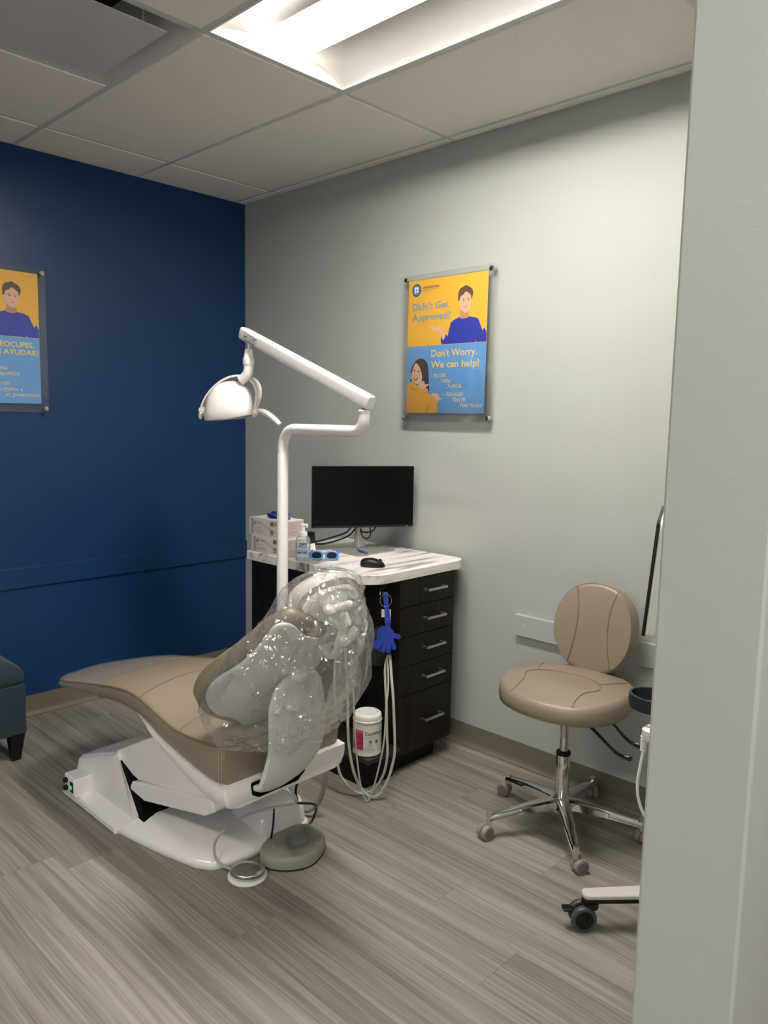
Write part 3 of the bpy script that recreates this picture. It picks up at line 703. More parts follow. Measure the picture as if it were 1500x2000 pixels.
MB().loft([inner[k] for k in (8, 6, 4, 2, 0)] + rg, cap0=True, cap1=True).build('lamp_hood', WHITE, lamp, smooth=50)
yk = []
for k in range(0, 29):
    a = -.30 + (PI+.60)*k/28
    yk.append((.150*math.cos(a)+.075*max(0.0, math.sin(a)), .02, -.01+.165*math.sin(a)))
ring = []
for i, (a, b, z) in enumerate(yk):
    t = i/28; wd = .016+.046*math.sin(PI*t)**1.3
    na = Vector((math.cos(-.30+(PI+.6)*t), math.sin(-.30+(PI+.6)*t)))
    sec = [(-wd, -.005), (-wd, .005), (0, .008), (wd, .005), (wd, -.005), (0, -.007)]
    ring.append([hh(a-.012+na.x*o, b-.03+q, z+na.y*o+.012) for q, o in sec])
MB().loft(ring).build('yoke', WHITE, lamp, smooth=50)
for s in (1, -1):
    MB().lathe([(.012, 0), (.017, .004), (.019, .022), (.015, .030), (.006, .032)], hh(s*.128-.012, -.01, -.02), tuple(hr*s), 20).build('tilt_knob', WHITE, lamp)
hb = [hh(.150, -.02, -.014), hh(.185, -.022, -.022), hh(.230, -.022, -.05), hh(.272, -.02, -.086)]
hbp = spline(hb, 5); MB().tube(hbp, [.017+.006*math.sin(PI*min(1, i/len(hbp)*1.05)) for i in range(len(hbp))], 14, flat=.6).build('handle', WHITE, lamp)
hb = [hh(-.150, -.02, -.018), hh(-.160, -.020, -.026), hh(-.160, .03, -.05)]
hbp = spline(hb, 5); MB().tube(hbp, [.013]*len(hbp), 14, flat=.6).build('handle', WHITE, lamp)
MB().ellipsoid(hh(0, .0, .03), (.04, .04, .02)).build('bulb_housing', STEEL, lamp)
# cream-capped post beside the pole
post = lamp
MB().lathe([(.024, .001), (.024, .748), (.022, .75)], (1.362, -.735, .024), n=22).build('mount_post', mat('olive_metal', (.22, .20, .14), .5), post)
MB().lathe([(.026, .748), (.028, .750), (.028, .764), (.025, .768), (.01, .769)], (1.362, -.735, 0), n=22).build('post_cap', mat('cream_plastic', (.62, .58, .42), .5), post)

# ------------------------------------------------------------------ cabinet by the wall
CT = .878                                   # counter top height
CX0, CX1, CYF = .905, 1.712, -.655
cab = thing('cabinet', 'dark woodgrain side cabinet with five drawers and an open niche', 'cabinet', (1.33, -.30, 0))
XF = 1.708                                  # drawer front plane
MB().box(.93, XF-.020, -.468, -.112, .085, CT-.042).build('drawer_tower', ESPRESSO, cab, smooth=0, bevel=(.001, 1))
MB().box(.93, 1.36, -.625, -.470, .13, CT-.042).build('side_case', ESPRESSO, cab, smooth=0, bevel=(.001, 1))
MB().box(.93, 1.345, -.640, -.626, .13, CT-.044).build('front_panel', ESPRESSO, cab, smooth=0, bevel=(.001, 1))
MB().box(.95, 1.665, -.455, -.180, .0005, .085).build('toe_kick', ESPRESSO_DARK, cab, smooth=0)
MB().prism([(.93, -.655), (1.725, -.655), (1.725, -.47), (.93, -.47)], .112, .130).build('niche_shelf', mat('niche_shelf_laminate', (.028, .023, .020), .35), cab, smooth=0, bevel=(.001, 1))
MB().box(.945, 1.695, -.640, -.480, .0005, .112).build('plinth', ESPRESSO_DARK, cab, smooth=0)
cuts = [.078, .337, .465, .592, .719, .836]
for k in range(5):
    z0, z1 = cuts[k]+.0015, cuts[k+1]-.0015
    d = MB().box(XF-.018, XF, -.470, -.116, z0, z1).build('drawer', ESPRESSO, cab, smooth=0, bevel=(.0012, 2))
    zc = (z0+z1)/2+.004; yc = -.262; hl = .062
    h = MB(); h.box(XF+.024, XF+.032, yc-hl, yc+hl, zc-.005, zc+.005); h.box(XF, XF+.026, yc-hl, yc-hl+.008, zc-.005, zc+.005); h.box(XF, XF+.026, yc+hl-.008, yc+hl, zc-.005, zc+.005)
    h.build('handle', STEEL, d, smooth=0, bevel=(.0008, 1))
# hook on the tower side
MB().tube([(1.628, -.468, .800), (1.640, -.515, .800), (1.668, -.545, .794), (1.668, -.548, .784)], .0022, 6).build('hook', STEEL, cab)
pl = rpoly([(CX0, -.030), (CX0, CYF), (CX1+.006, CYF), (CX1-.004, -.030)], [.004, .012, .115, .075], 8)
top = MB().prism(pl, CT-.040, CT).build('countertop', MARBLE, None, smooth=30, bevel=(.004, 3))
tag(top, 'white marble-look laminate countertop with a rounded front corner', 'countertop')

# ------------------------------------------------------------------ monitor
mdir = Vector((1.391-1.142, -.050+.459, 0)).normalized(); mn = Vector((mdir.y, -mdir.x, 0)); mc = Vector((1.2665, -.2545, 1.133))
mon = thing('monitor', 'black flat-screen monitor on a silver stand on the countertop', 'monitor', (1.27, -.247, CT))
def mp_(a, b, c): return mc+mdir*a+mn*b+Vector((0, 0, c))
def mslab(a0, a1, b0, b1, c0, c1): 
    m_ = MB().box(a0, a1, b0, b1, c0, c1); return m_.xf(lambda v: mp_(v.x, v.y, v.z))
mslab(-.2405, .2405, -.014, .006, -.143, .143).build('case', BLACKP, mon, smooth=0, bevel=(.003, 2))
mslab(-.2385, .2385, .0055, .0075, -.132, .141).build('screen', mat('off_screen', (.0015, .0015, .0018), .25, spec=.25), mon, smooth=0)
mslab(-.236, .236, .006, .0078, -.1415, -.1335).build('chin', mat('chin_plastic', (.012, .012, .013), .4), mon, smooth=0)
mslab(-.12, .12, -.040, -.014, -.09, .10).build('rear_case', BLACKP, mon, smooth=0, bevel=(.012, 3))
mslab(.205, .215, .0078, .0082, -.139, -.137).build('power_lamp', mat('white_dot', (.6, .6, .6), .5), mon, smooth=0)
SILV = mat('silver_plastic', (.36, .35, .335), .38, metal=.5)
MB().prism(rpoly([(1.172, -.365), (1.362, -.372), (1.362, -.135), (1.180, -.112)], .006, 3), CT+.0005, CT+.009).build('stand_base', SILV, mon, smooth=0, bevel=(.0025, 2))
nk = MB().box(1.205, 1.232, -.250, -.205, CT+.009, 1.11).build('stand_neck', mat('pale_silver', (.52, .505, .48), .35, metal=.4), mon, smooth=0, bevel=(.003, 2))
MB().box(1.2055, 1.2065, -.250, -.2495, CT+.01, 1.10).build('neck_edge', SILV, nk, smooth=0)
text('lettering', 'DELL', mat('dark_print', (.05, .05, .05), .5), nk, (1.2325, -.234, CT+.045), (0, 1, 0), (0, 0, 1), .004)
# cables behind it
def cord(name, pts, r, m, label=None, cat=None, parent=None, n=8, seg=6, group=None):
    o = MB().tube(spline(pts, seg), r, n).build(name, m, parent)
    if label: tag(o, label, cat, group)
    return o
cord('cable', [mp_(-.02, -.03, -.10), (1.19, -.28, .965), (1.145, -.325, .938), (1.09, -.375, .915), (1.068, -.40, .912)], .0038, BLACKP, parent=mon)
cord('cable', [mp_(.0, -.03, -.10), (1.20, -.27, .952), (1.15, -.33, .917), (1.11, -.37, .904), (1.075, -.398, .905)], .0038, BLACKP, parent=mon)
cord('cable', [mp_(.075, -.03, -.10), mp_(.06, -.02, -.155), mp_(.02, -.012, -.168), mp_(-.012, -.012, -.162)], .0038, BLACKP, parent=mon)
cord('cable', [mp_(-.008, -.012, -.15), mp_(0.0, -.008, -.185), mp_(.022, -.006, -.197), mp_(.038, -.008, -.18), mp_(.036, -.014, -.14)], .0034, BLACKP, parent=mon)
# power adaptor
ad_ = MB().obox((1.062, -.398, .921), (.040, .032, .075), Matrix.Rotation(R(35), 3, 'Z') @ Matrix.Rotation(R(18), 3, 'X')).build('plug_adaptor', BLACKP, None, smooth=0, bevel=(.004, 2))
tag(ad_, 'black power plug block at the end of the monitor cables', 'adaptor')

# ------------------------------------------------------------------ glove boxes
BOXW = mat('glove_box_card', (.66, .61, .585), .5); BOXL = mat('glove_box_lilac', (.40, .345, .365), .55); BOXP = mat('glove_box_pink_side', (.52, .43, .43), .55); INK = mat('print_ink', (.05, .045, .045), .6); INKG = mat('grey_print', (.34, .31, .31), .6)
SWOOSH = mat('pale_swoosh', (.54, .50, .48), .55)
def glove_box(x0, y0, z0, ang, label):
    """near-left bottom corner (x0,y0,z0); length along +x, depth along +y"""
    Lx, Dy, Hz = .238, .120, .078
    t = thing('glove_box', label, 'glove box', (x0, y0, z0), ang, 'glove boxes stacked at the left end of the countertop')
    b = MB().box(0, Lx, 0, Dy, 0, Hz).build('carton', BOXW, t, smooth=0, bevel=(.0015, 2), local=True)
    W[b] = wmat(t)
    p = MB(); p.box(.012, .034, -.0006, 0, .003, Hz-.004); p.build('side_band', BOXL, b, smooth=0, local=True)
    p = MB()
    for k in range(5): p.box(.019, .024, -.0009, -.0006, .012+k*.011, .018+k*.011)
    p.build('band_print', INKG, b, smooth=0, local=True)
    sw = [(.06+.17*u, .012+.055*(1-u)**2) for u in [k/10 for k in range(11)]] + [(.06+.17*u, .026+.046*(1-u)**1.6) for u in [k/10 for k in range(10, -1, -1)]]
    MB().prism(sw, -.0004, 0, lambda a, c, h: (a, h, c)).build('swoosh', SWOOSH, b, smooth=0, local=True)
    M = W[b]; o0 = M @ Vector((.052, -.0009, .052)); xd = (M.to_3x3() @ Vector((1, 0, 0)))
    text('lettering', 'Braval', INKG, b, o0, xd, (0, 0, 1), .0125, bold=.01)
    ck = [(.040, .058), (.043, .052), (.047, .064), (.049, .063), (.044, .048), (.042, .048), (.038, .056)]
    MB().prism(ck, -.0009, 0, lambda a, c, h: (a, h, c)).build('tick_mark', INK, b, smooth=0, local=True)
    rg = [M @ Vector((.0435+.007*math.cos(a), -.0006, .055+.008*math.sin(a))) for a in [2*PI*k/20 for k in range(3, 20)]]
    MB().tube(rg, .0007, 5).build('tick_ring', INK, b)
    p = MB()
    for z, a, c in ((.038, .038, .090), (.034, .038, .080), (.024, .038, .100), (.020, .038, .110), (.016, .038, .095), (.010, .038, .105)): p.box(a, c, -.0008, 0, z, z+.0014)
    p.build('small_print', INKG, b, smooth=0, local=True)
    p = MB(); p.box(.150, .205, -.0007, 0, .050, .070); p.build('size_panel', BOXL, b, smooth=0, local=True)
    p = MB()
    for z in (.066, .060, .054, .030, .022, .014): p.box(.150, .172, -.001, -.0005, z-.0035, z)
    p.build('size_print', INK, b, smooth=0, local=True)['kind'] = 'stuff'
    p = MB(); p.box(Lx, Lx+.0006, .003, Dy-.003, .003, Hz-.003); p.build('pink_side', BOXP, b, smooth=0, local=True)
    p = MB()
    for z in (.066, .058, .050, .042, .030, .022, .012): p.box(Lx+.0006, Lx+.0009, .012, .095-.3*(.066-z), z-.0012, z+.0012)
    p.build('side_print', mat('pink_print', (.34, .26, .26), .6), b, smooth=0, local=True)
    p = MB(); p.prism(rpoly([(.06, .035), (.18, .035), (.18, .085), (.06, .085)], .02, 5), Hz, Hz+.0004); p.build('opening', BOXL, b, smooth=0, local=True)
    return t
glove_box(.935, -.645, CT+.0005, R(3), 'lower white glove box with lilac band standing on the countertop')
gb2 = glove_box(.914, -.642, CT+.0795, R(2), 'upper white glove box with lilac band, topmost of the stack')
# dark sunglasses with blue arms on the upper box
def shades(name, loc, ang, frame, label, tilt=0, lens=BLACKP, s=1.0, folded=False):
    t = thing(name, label, 'sunglasses', loc, ang)
    M = Matrix.Rotation(tilt, 3, 'X')
    for sx in (-1, 1):
        rim = [M @ Vector((s*sx*(.033+.025*math.copysign(abs(math.cos(a))**.8, math.cos(a))), -.004*abs(math.cos(a)), s*(.020+.018*math.copysign(abs(math.sin(a))**.8, math.sin(a))))) for a in [2*PI*k/20 for k in range(20)]]
        r_ = MB().tube(rim, .0046, 6, closed=True).build('rim', frame, t, local=True)
        MB().add([p*.98 for p in rim] + [p*.98+M @ Vector((0, .0012, 0)) for p in rim], [tuple(range(20)), tuple(range(39, 19, -1))] + [(k, (k+1) % 20, 20+(k+1) % 20, 20+k) for k in range(20)]).build('lens', lens, t, smooth=0, local=True)
        arm = [M @ Vector((s*sx*.058, 0, s*.027)), M @ Vector((s*sx*.060, .02, s*.027)), M @ Vector((s*sx*.058, .075, s*.026)), M @ Vector((s*sx*.054, .105, s*.012))]
        if folded: arm = [M @ Vector((s*sx*.058, .004, s*.027)), M @ Vector((s*sx*.052, .010+.004*sx, s*.027)), M @ Vector((-s*sx*.02, .012+.004*sx, s*.025)), M @ Vector((-s*sx*.052, .012+.004*sx, s*.016))]
        MB().tube(spline(arm, 4), [.0055]*4+[.0045]*9, 6, flat=.5).build('temple_arm', frame, t, local=True)
    MB().tube([M @ Vector((-s*.010, 0, s*.025)), M @ Vector((0, -.002, s*.028)), M @ Vector((s*.010, 0, s*.025))], .0034, 6).build('bridge', frame, t, local=True)
    return t
VIO = mat('violet_blue_plastic', (.035, .035, .26), .35)
shades('sunglasses', (1.065, -.575, CT+.1610), R(12), VIO, 'dark sunglasses with violet-blue arms lying on the upper glove box', tilt=R(62), folded=True)
LBL = mat('light_blue_plastic', (.075, .25, .62), .35)
shades('sunglasses', (1.332, -.552, CT+.0035), R(46), LBL, 'light blue sunglasses with black lenses on the countertop beside the sanitizer', tilt=R(3))

# ------------------------------------------------------------------ hand sanitizer
def clear_mat(name, col, haze, gloss=.07):
    m = bpy.data.materials.new(name); m.use_nodes = True; nt = m.node_tree; N = nt.nodes.new; L = nt.links.new
    for n in list(nt.nodes): nt.nodes.remove(n)
    out = N('ShaderNodeOutputMaterial'); tr = N('ShaderNodeBsdfTransparent'); tr.inputs[0].default_value = lin(col); df = N('ShaderNodeBsdfDiffuse'); df.inputs[0].default_value = lin(col)
    gl = N('ShaderNodeBsdfGlossy'); gl.inputs['Roughness'].default_value = .06; fr = N('ShaderNodeFresnel'); fr.inputs[0].default_value = 1.22
    mul = N('ShaderNodeMath'); mul.operation = 'MULTIPLY'; mul.inputs[1].default_value = gloss/.03; L(fr.outputs[0], mul.inputs[0]); mul.use_clamp = True
    a = N('ShaderNodeMixShader'); a.inputs[0].default_value = haze; L(tr.outputs[0], a.inputs[1]); L(df.outputs[0], a.inputs[2])
    b = N('ShaderNodeMixShader'); L(mul.outputs[0], b.inputs[0]); L(a.outputs[0], b.inputs[1]); L(gl.outputs[0], b.inputs[2]); L(b.outputs[0], out.inputs[0]); MATS[name] = m
    return m
sx, sy = 1.268, -.618; sdir = R(40)
san = thing('sanitizer_bottle', 'clear pump bottle of hand sanitizer in front of the glove boxes', 'sanitizer', (sx, sy, CT+.0005), sdir)
sec = rpoly([(-.031, -.019), (.031, -.019), (.031, .019), (-.031, .019)], .011, 5)
def sring(k, z, add=0): return [(a*k, b*k, z) for a, b in sec]
bt = MB().loft([sring(.94, 0), sring(1, .004), sring(1, .088), sring(.95, .097), sring(.75, .104), sring(.5, .107)]).build('bottle', clear_mat('clear_pet', (.86, .90, .92), .22), san, smooth=40, local=True)
W[bt] = wmat(san)
MB().loft([sring(.90, .003), sring(.92, .005), sring(.92, .058)]).build('liquid', clear_mat('gel', (.78, .88, .93), .25, .03), bt, smooth=40, local=True)
M = wmat(san); xd = M.to_3x3() @ Vector((1, 0, 0))
BLUEINK = mat('label_blue', (.02, .07, .25), .5); TEAL = mat('label_teal', (.02, .16, .30), .5)
MB().box(-.023, .023, -.0196, -.0190, .018, .084).build('label', clear_mat('frosted_label', (.90, .92, .93), .5, .03), bt, smooth=0, local=True)
MB().prism([(-.017, .062), (.019, .064), (.019, .078), (-.015, .076)], -.0202, -.0197, lambda a, b, h: (a, h, b)).build('logo_patch', BLUEINK, bt, smooth=0, local=True)
text('lettering', 'Purell', mat('label_white', (.85, .85, .85), .5), bt, M @ Vector((-.0145, -.0205, .066)), xd, (0, 0, 1), .0075, width=.030, bold=.01)
text('lettering', 'HAND SANITIZER', BLUEINK, bt, M @ Vector((-.019, -.0200, .056)), xd, (0, 0, 1), .0028, width=.038)
text('lettering', 'FOAM', BLUEINK, bt, M @ Vector((-.006, -.0200, .0515)), xd, (0, 0, 1), .0028, width=.012)
MB().box(-.021, .021, -.0201, -.0196, .032, .046).build('teal_band', TEAL, bt, smooth=0, local=True)
text('lettering', 'MOISTURIZING', MATS['label_white'], bt, M @ Vector((-.018, -.0205, .040)), xd, (0, 0, 1), .0034, width=.036, bold=.01)
text('lettering', 'GEL', MATS['label_white'], bt, M @ Vector((-.005, -.0205, .0345)), xd, (0, 0, 1), .0032, width=.010, bold=.01)
PUMPW = mat('frosted_pump', (.74, .735, .72), .4)
MB().lathe([(.015, .104), (.019, .106), (.019, .122), (.0165, .126), (.009, .128), (.0085, .150), (.006, .151)], n=24).build('pump_collar', PUMPW, san, local=True)
MB().box(-.010, .018, -.008, .008, .150, .160).build('pump_head', PUMPW, san, smooth=30, bevel=(.003, 2), local=True)
MB().box(.012, .022, -.006, .006, .143, .158).build('nozzle', PUMPW, san, smooth=30, bevel=(.002, 2), local=True)
# folded card beside it
cd = MB().obox((1.178, -.50, CT+.026), (.050, .0006, .045), Matrix.Rotation(R(42), 3, 'Z') @ Matrix.Rotation(R(-22), 3, 'X') @ Matrix.Rotation(R(-12), 3, 'Y')).build('paper_card', mat('white_card', (.66, .65, .62), .6), None, smooth=0)
tag(cd, 'small white card leaning behind the blue sunglasses', 'card')

# ------------------------------------------------------------------ pen and mouse
pen = thing('pen', 'blue ballpoint pen lying on the monitor stand base', 'pen', (1.315, -.345, CT+.0145))
p0, p1 = Vector((1.285, -.300, CT+.0145)), Vector((1.395, -.340, CT+.0125)); pd = (p1-p0).normalized()
BLP = mat('pen_blue', (.02, .13, .52), .3)
MB().lathe([(.003, 0), (.0048, .003), (.0052, .03), (.0055, .06), (.0048, .078)], p0, tuple(pd), 14).build('barrel', BLP, pen)
MB().lathe([(.0046, .078), (.004, .094), (.0018, .108), (.0008, .113)], p0, tuple(pd), 14).build('tip', STEEL, pen)
MB().lathe([(.0028, -.006), (.0034, -.004), (.0034, .001)], p0, tuple(pd), 10).build('clicker', BLACKP, pen)
mm = thing('computer_mouse', 'black computer mouse on the front of the countertop', 'mouse', (1.566, -.488, CT+.0005), R(38))
rg = []
for k, z in ((.90, 0), (1, .003), (1.0, .010), (.95, .020), (.84, .028), (.62, .033), (.3, .036), (.08, .0365)):
    rg.append([(.052*k*math.copysign(abs(math.cos(a))**.8, math.cos(a))-.006*(z/.036), .031*k*math.copysign(abs(math.sin(a))**.8, math.sin(a)), z-.009*(z/.036)*(1 if math.cos(a) > 0 else 0)*abs(math.cos(a))*k) for a in [2*PI*q/32 for q in range(32)]])
MB().loft(rg).build('mouse_body', BLACKP, mm, smooth=50, local=True)
MB().lathe([(.006, -.003), (.008, -.002), (.008, .002), (.006, .003)], (.030, 0, .026), (0, 1, 0), 14).build('scroll_wheel', RUBBER, mm, local=True)
MB().box(.010, .050, -.0006, .0006, .0265, .0275).build('button_split', BLACKM, mm, smooth=0, local=True)

# ------------------------------------------------------------------ hand clapper and mesh pouch on the hook
HB = mat('royal_blue_plastic', (.025, .055, .42), .32)
clap = thing('hand_clapper', 'royal blue plastic hand clapper hanging on the cabinet side', 'toy clapper', (1.655, -.505, .66))
hx0, hz0 = 1.712, .652; cdir = Vector((.72, .69, 0)); cno = Vector((.69, -.72, 0))
for k, nm in ((-1, 'rear_palm'), (0, 'middle_palm'), (1, 'front_palm')):
    o_ = k*.0085; mp2 = MB()
    fn = lambda a, b, h: Vector((hx0, -.545, hz0)) + cdir*(a-(.008*(1-k))) + cno*h + Vector((0, 0, b))
    mp2.prism([(.028*math.cos(q), -.026+.034*math.sin(q)) for q in [2*PI*j/24 for j in range(24)]], o_-.0032, o_+.0032, fn)
    for (x0_, z0_), (x1_, z1_), r0_, r1_ in (((-.018, -.045), (-.040, -.074), .0075, .0090), ((-.007, -.050), (-.016, -.088), .0068, .0082), ((.006, -.050), (.005, -.090), .0068, .0082), ((.017, -.045), (.028, -.076), .0072, .0085), ((.018, -.022), (.044, -.030), .0085, .0095)):
        dv = Vector((x1_-x0_, z1_-z0_)).normalized(); pv = Vector((-dv.y, dv.x)); an_ = math.atan2(dv.y, dv.x)
        po_ = [(x0_-pv.x*r0_, z0_-pv.y*r0_)] + [(x1_+r1_*math.cos(an_+t_), z1_+r1_*math.sin(an_+t_)) for t_ in [-PI/2+PI*j/8 for j in range(9)]] + [(x0_+pv.x*r0_, z0_+pv.y*r0_)]
        mp2.prism(po_, o_-.0030, o_+.0030, fn)
    mp2.build(nm, HB, clap, smooth=0)
def cl(a, b, h): return Vector((hx0, -.545, hz0)) + cdir*a + cno*h + Vector((0, 0, b))
def clbox(a0, a1, b0, b1, h0, h1): return MB().box(a0, a1, b0, b1, h0, h1).xf(lambda v: cl(v.x, v.y, v.z))
clbox(-.010, .010, .006, .026, -.011, .011).build('wrist', HB, clap, smooth=0, bevel=(.002, 2))
clbox(-.013, .013, .024, .044, -.013, .013).build('hinge_block', HB, clap, smooth=0, bevel=(.003, 2))
MB().loft([[cl(a*w_, z, b*w_) for a, b in ((-.010, -.006), (.010, -.006), (.010, .006), (-.010, .006))] for z, w_ in ((.042, 1.0), (.08, .95), (.12, 1.0), (.145, 1.1), (.150, .9))]).xf(lambda v: v-cdir*max(0, (v.z-hz0-.04))*.12).build('grip', HB, clap, smooth=0, bevel=(.002, 2))
MB().tube([cl(-.010+.023*math.cos(a), .118+.026*math.sin(a), .008) for a in [2*PI*k/28 for k in range(28)]], .0011, 6, closed=True).build('key_ring', CHROME, clap)
tg_ = clbox(-.026, .012, .046, .078, -.006, -.004).build('white_tag', mat('tag_white', (.8, .8, .78), .5), clap, smooth=0)
pouch = thing('mesh_pouch', 'black mesh pouch hanging behind the blue hand clapper', 'pouch', (1.63, -.512, .55))
MESHM = mat('black_mesh', (.010, .010, .011), .6)
MB().ellipsoid((1.630, -.512, .555), (.060, .026, .085), Matrix.Rotation(R(38), 3, 'Z') @ Matrix.Rotation(R(14), 3, 'Y'), 20, 12, p=.8).build('pouch_body', MESHM, pouch, smooth=60)
mb = MB(); Mr = Matrix.Rotation(R(38), 3, 'Z') @ Matrix.Rotation(R(14), 3, 'Y')
for s_ in (1, -1):
    for k in range(-9, 10):
        pth = []
        for j in range(15):
            u = -1+2*j/14; a_ = k/9*.9+s_*u*.6
            if abs(a_) < .95 and u*u+a_*a_*.6 < 1: pth.append(Vector((1.630, -.512, .555)) + Mr @ Vector((.058*a_, -.0275*math.sqrt(max(0, 1-a_*a_*.9-u*u*.85)), .083*u)))
        if len(pth) > 2: mb.tube(pth, .0008, 4)
nt_ = mb.build('netting', mat('mesh_thread', (.045, .045, .05), .5), pouch, smooth=0); nt_['kind'] = 'stuff'
MB().tube([(1.628, -.487, .79), (1.622, -.492, .72), (1.615, -.498, .64)], .002, 6).build('cord_loop', MESHM, pouch)

# ------------------------------------------------------------------ wipes canister on the niche shelf
wx, wy, wz = 1.655, -.594, .1305; WR = .0585
wip = thing('wipes_canister', 'white tub of disinfecting wipes with a magenta label on the niche shelf', 'canister', (wx, wy, wz))
CANW = mat('canister_white', (.80, .785, .75), .4)
can = MB().lathe([(.054, .0), (.059, .004), (.059, .014), (WR, .016), (WR, .138), (.060, .140), (.0605, .145), (.058, .147)], (wx, wy, wz), n=44).build('tub', CANW, wip, smooth=40)
MB().lathe([(.058, .147), (.0585, .149), (.0575, .163), (.056, .167), (.050, .172), (.046, .1725), (.043, .169), (.02, .1685)], (wx, wy, wz), n=44).build('lid', CANW, wip, smooth=35)
view = math.atan2(-2.74+.6, 3.79-1.67)   # the label's front faces the room
def wl(r): 
    return lambda a, b: (wx+(WR+r)*math.cos(view-.10+a/WR), wy+(WR+r)*math.sin(view-.10+a/WR), wz+b)
def wpatch(a0, a1, z0, z1, m, name, r=.0004, n=14):
    f = wl(r); v = [f(a0+(a1-a0)*k/n, z) for z in (z0, z1) for k in range(n+1)]
    MB().add(v, [(k, k+1, n+2+k, n+1+k) for k in range(n)]).build(name, m, can, smooth=60)
MAG = mat('magenta_print', (.52, .010, .10), .45); PAPER = mat('canister_label', (.74, .715, .665), .45)
wpatch(-.095, .110, .018, .132, PAPER, 'label')
wpatch(-.060, -.010, .030, .112, MAG, 'magenta_panel', .0007)
wpatch(-.060, -.010, .100, .112, mat('pink_header', (.60, .12, .20), .45), 'panel_header', .0009)
for z, a1 in ((.094, -.03), (.088, -.026), (.080, -.034), (.074, -.022), (.066, -.018), (.060, -.03), (.048, -.016), (.042, -.024), (.036, -.016)): wpatch(-.056, a1, z, z+.0014, mat('pale_pink_ink', (.60, .20, .28), .5), 'panel_line', .0009, 6)
text('lettering', 'CaviWipes', INK, can, (0, 0, 0), (1, 0, 0), (0, 0, 1), .0145, width=.094, bold=.012, warp=lambda a, b: wl(.0008)(a-.004, b+.092))
wpatch(-.004, .052, .083, .0842, INKG, 'rule', .0008); wpatch(-.004, .046, .079, .080, INKG, 'rule', .0008)
for ac in (.020, .046):
    f = wl(.0008); MB().tube([f(ac+.0075*math.cos(t), .064+.0085*math.sin(t)) for t in [2*PI*k/22 for k in range(22)]], .0006, 5, closed=True).build('round_symbol', INK, can)
    wpatch(ac-.003, ac+.003, .060, .069, INK, 'symbol_mark', .0008, 4)
for z0, z1, a0, a1 in ((.050, .0512, .004, .030), (.043, .044, -.004, .034), (.033, .034, -.004, .034), (.039, .0405, -.002, .018), (.036, .037, -.002, .014), (.028, .029, -.004, .04)): wpatch(a0, a1, z0, z1, INKG, 'rule', .0008, 8)

# ------------------------------------------------------------------ hoses hanging in front of the niche
G = 'grey handpiece hoses looped in front of the cabinet'
def hose(pts, r, m, label, group=None):
    return cord('hose', pts, r, m, label, 'hose', None, 10, 6, group)
hose([(1.627, -.752, .60), (1.622, -.75, .42), (1.627, -.747, .313), (1.631, -.75, .26), (1.638, -.754, .205), (1.659, -.752, .095), (1.697, -.726, .033), (1.727, -.700, .012), (1.762, -.664, .026), (1.785, -.633, .083), (1.791, -.616, .160), (1.772, -.600, .244), (1.748, -.580, .34), (1.702, -.545, .48), (1.690, -.515, .53)], .0052, GREYHOSE, 'grey hose whose loop ends leftmost, nearest the chair seat', G)
hose([(1.672, -.74, .60), (1.676, -.728, .405), (1.687, -.735, .285), (1.698, -.738, .212), (1.717, -.734, .124), (1.745, -.718, .050), (1.773, -.696, .016), (1.801, -.669, .022), (1.820, -.643, .077), (1.825, -.620, .142), (1.821, -.605, .20), (1.800, -.590, .304), (1.777, -.575, .40), (1.740, -.548, .47), (1.700, -.515, .535)], .0056, GREYHOSE, 'thicker grey hose looping widest to the right by the drawers', G)
hose([(1.700, -.74, .60), (1.703, -.724, .433), (1.720, -.730, .294), (1.733, -.733, .206), (1.751, -.732, .104), (1.770, -.726, .028), (1.783, -.715, .007), (1.792, -.702, .036), (1.801, -.684, .106), (1.807, -.663, .194), (1.805, -.648, .267), (1.788, -.625, .359), (1.750, -.575, .44), (1.690, -.52, .53)], .0034, GREYHOSE, 'thin grey hose with the narrowest loop crossing in front of the wipes', G)
hose([(1.753, -.88, .40), (1.753, -.876, .325), (1.747, -.890, .274), (1.750, -.897, .205), (1.747, -.911, .125), (1.735, -.925, .065), (1.713, -.945, .030), (1.687, -.965, .026), (1.640, -.975, .040), (1.60, -.972, .075)], .0092, GREYHOSE_D, 'thick dark grey hose curving from the seat to the chair base')
# foot controls
pedal = thing('foot_control', 'grey rounded foot control with a round knob and four bumps', 'foot pedal', (1.85, -1.145, 0))
PG = mat('pedal_grey', (.27, .262, .232), .5); PGD = mat('pedal_knob_grey', (.20, .198, .185), .4)
po = [(1.778, -1.222), (1.815, -1.262), (1.862, -1.272), (1.915, -1.245), (1.952, -1.195), (1.958, -1.145), (1.935, -1.085), (1.895, -1.035), (1.850, -1.012), (1.800, -1.020), (1.768, -1.060), (1.758, -1.120), (1.762, -1.180)]
po = [(p.x, p.y) for p in spline([(a, b, 0) for a, b in po+[po[0]]], 4)][:-1]
def pr(k, z, dz=0): return [(1.858+(x-1.858)*k, -1.142+(y+1.142)*k, z) for x, y in po]
MB().loft([pr(.97, .0005), pr(1, .005), pr(.99, .024), pr(.965, .034), pr(.92, .041), pr(.88, .0435), pr(.5, .0445), pr(.1, .0445)]).build('pedal_body', PG, pedal, smooth=28)
MB().loft([pr(1.012, .0004), pr(1.014, .004), pr(1.004, .006)]).build('rubber_foot', RUBBER, pedal, smooth=40)
MB().lathe([(.034, .044), (.034, .062), (.032, .0655), (.022, .067), (.012, .0655), (.004, .0655)], (1.872, -1.142, 0), n=32).build('knob', PGD, pedal, smooth=40)
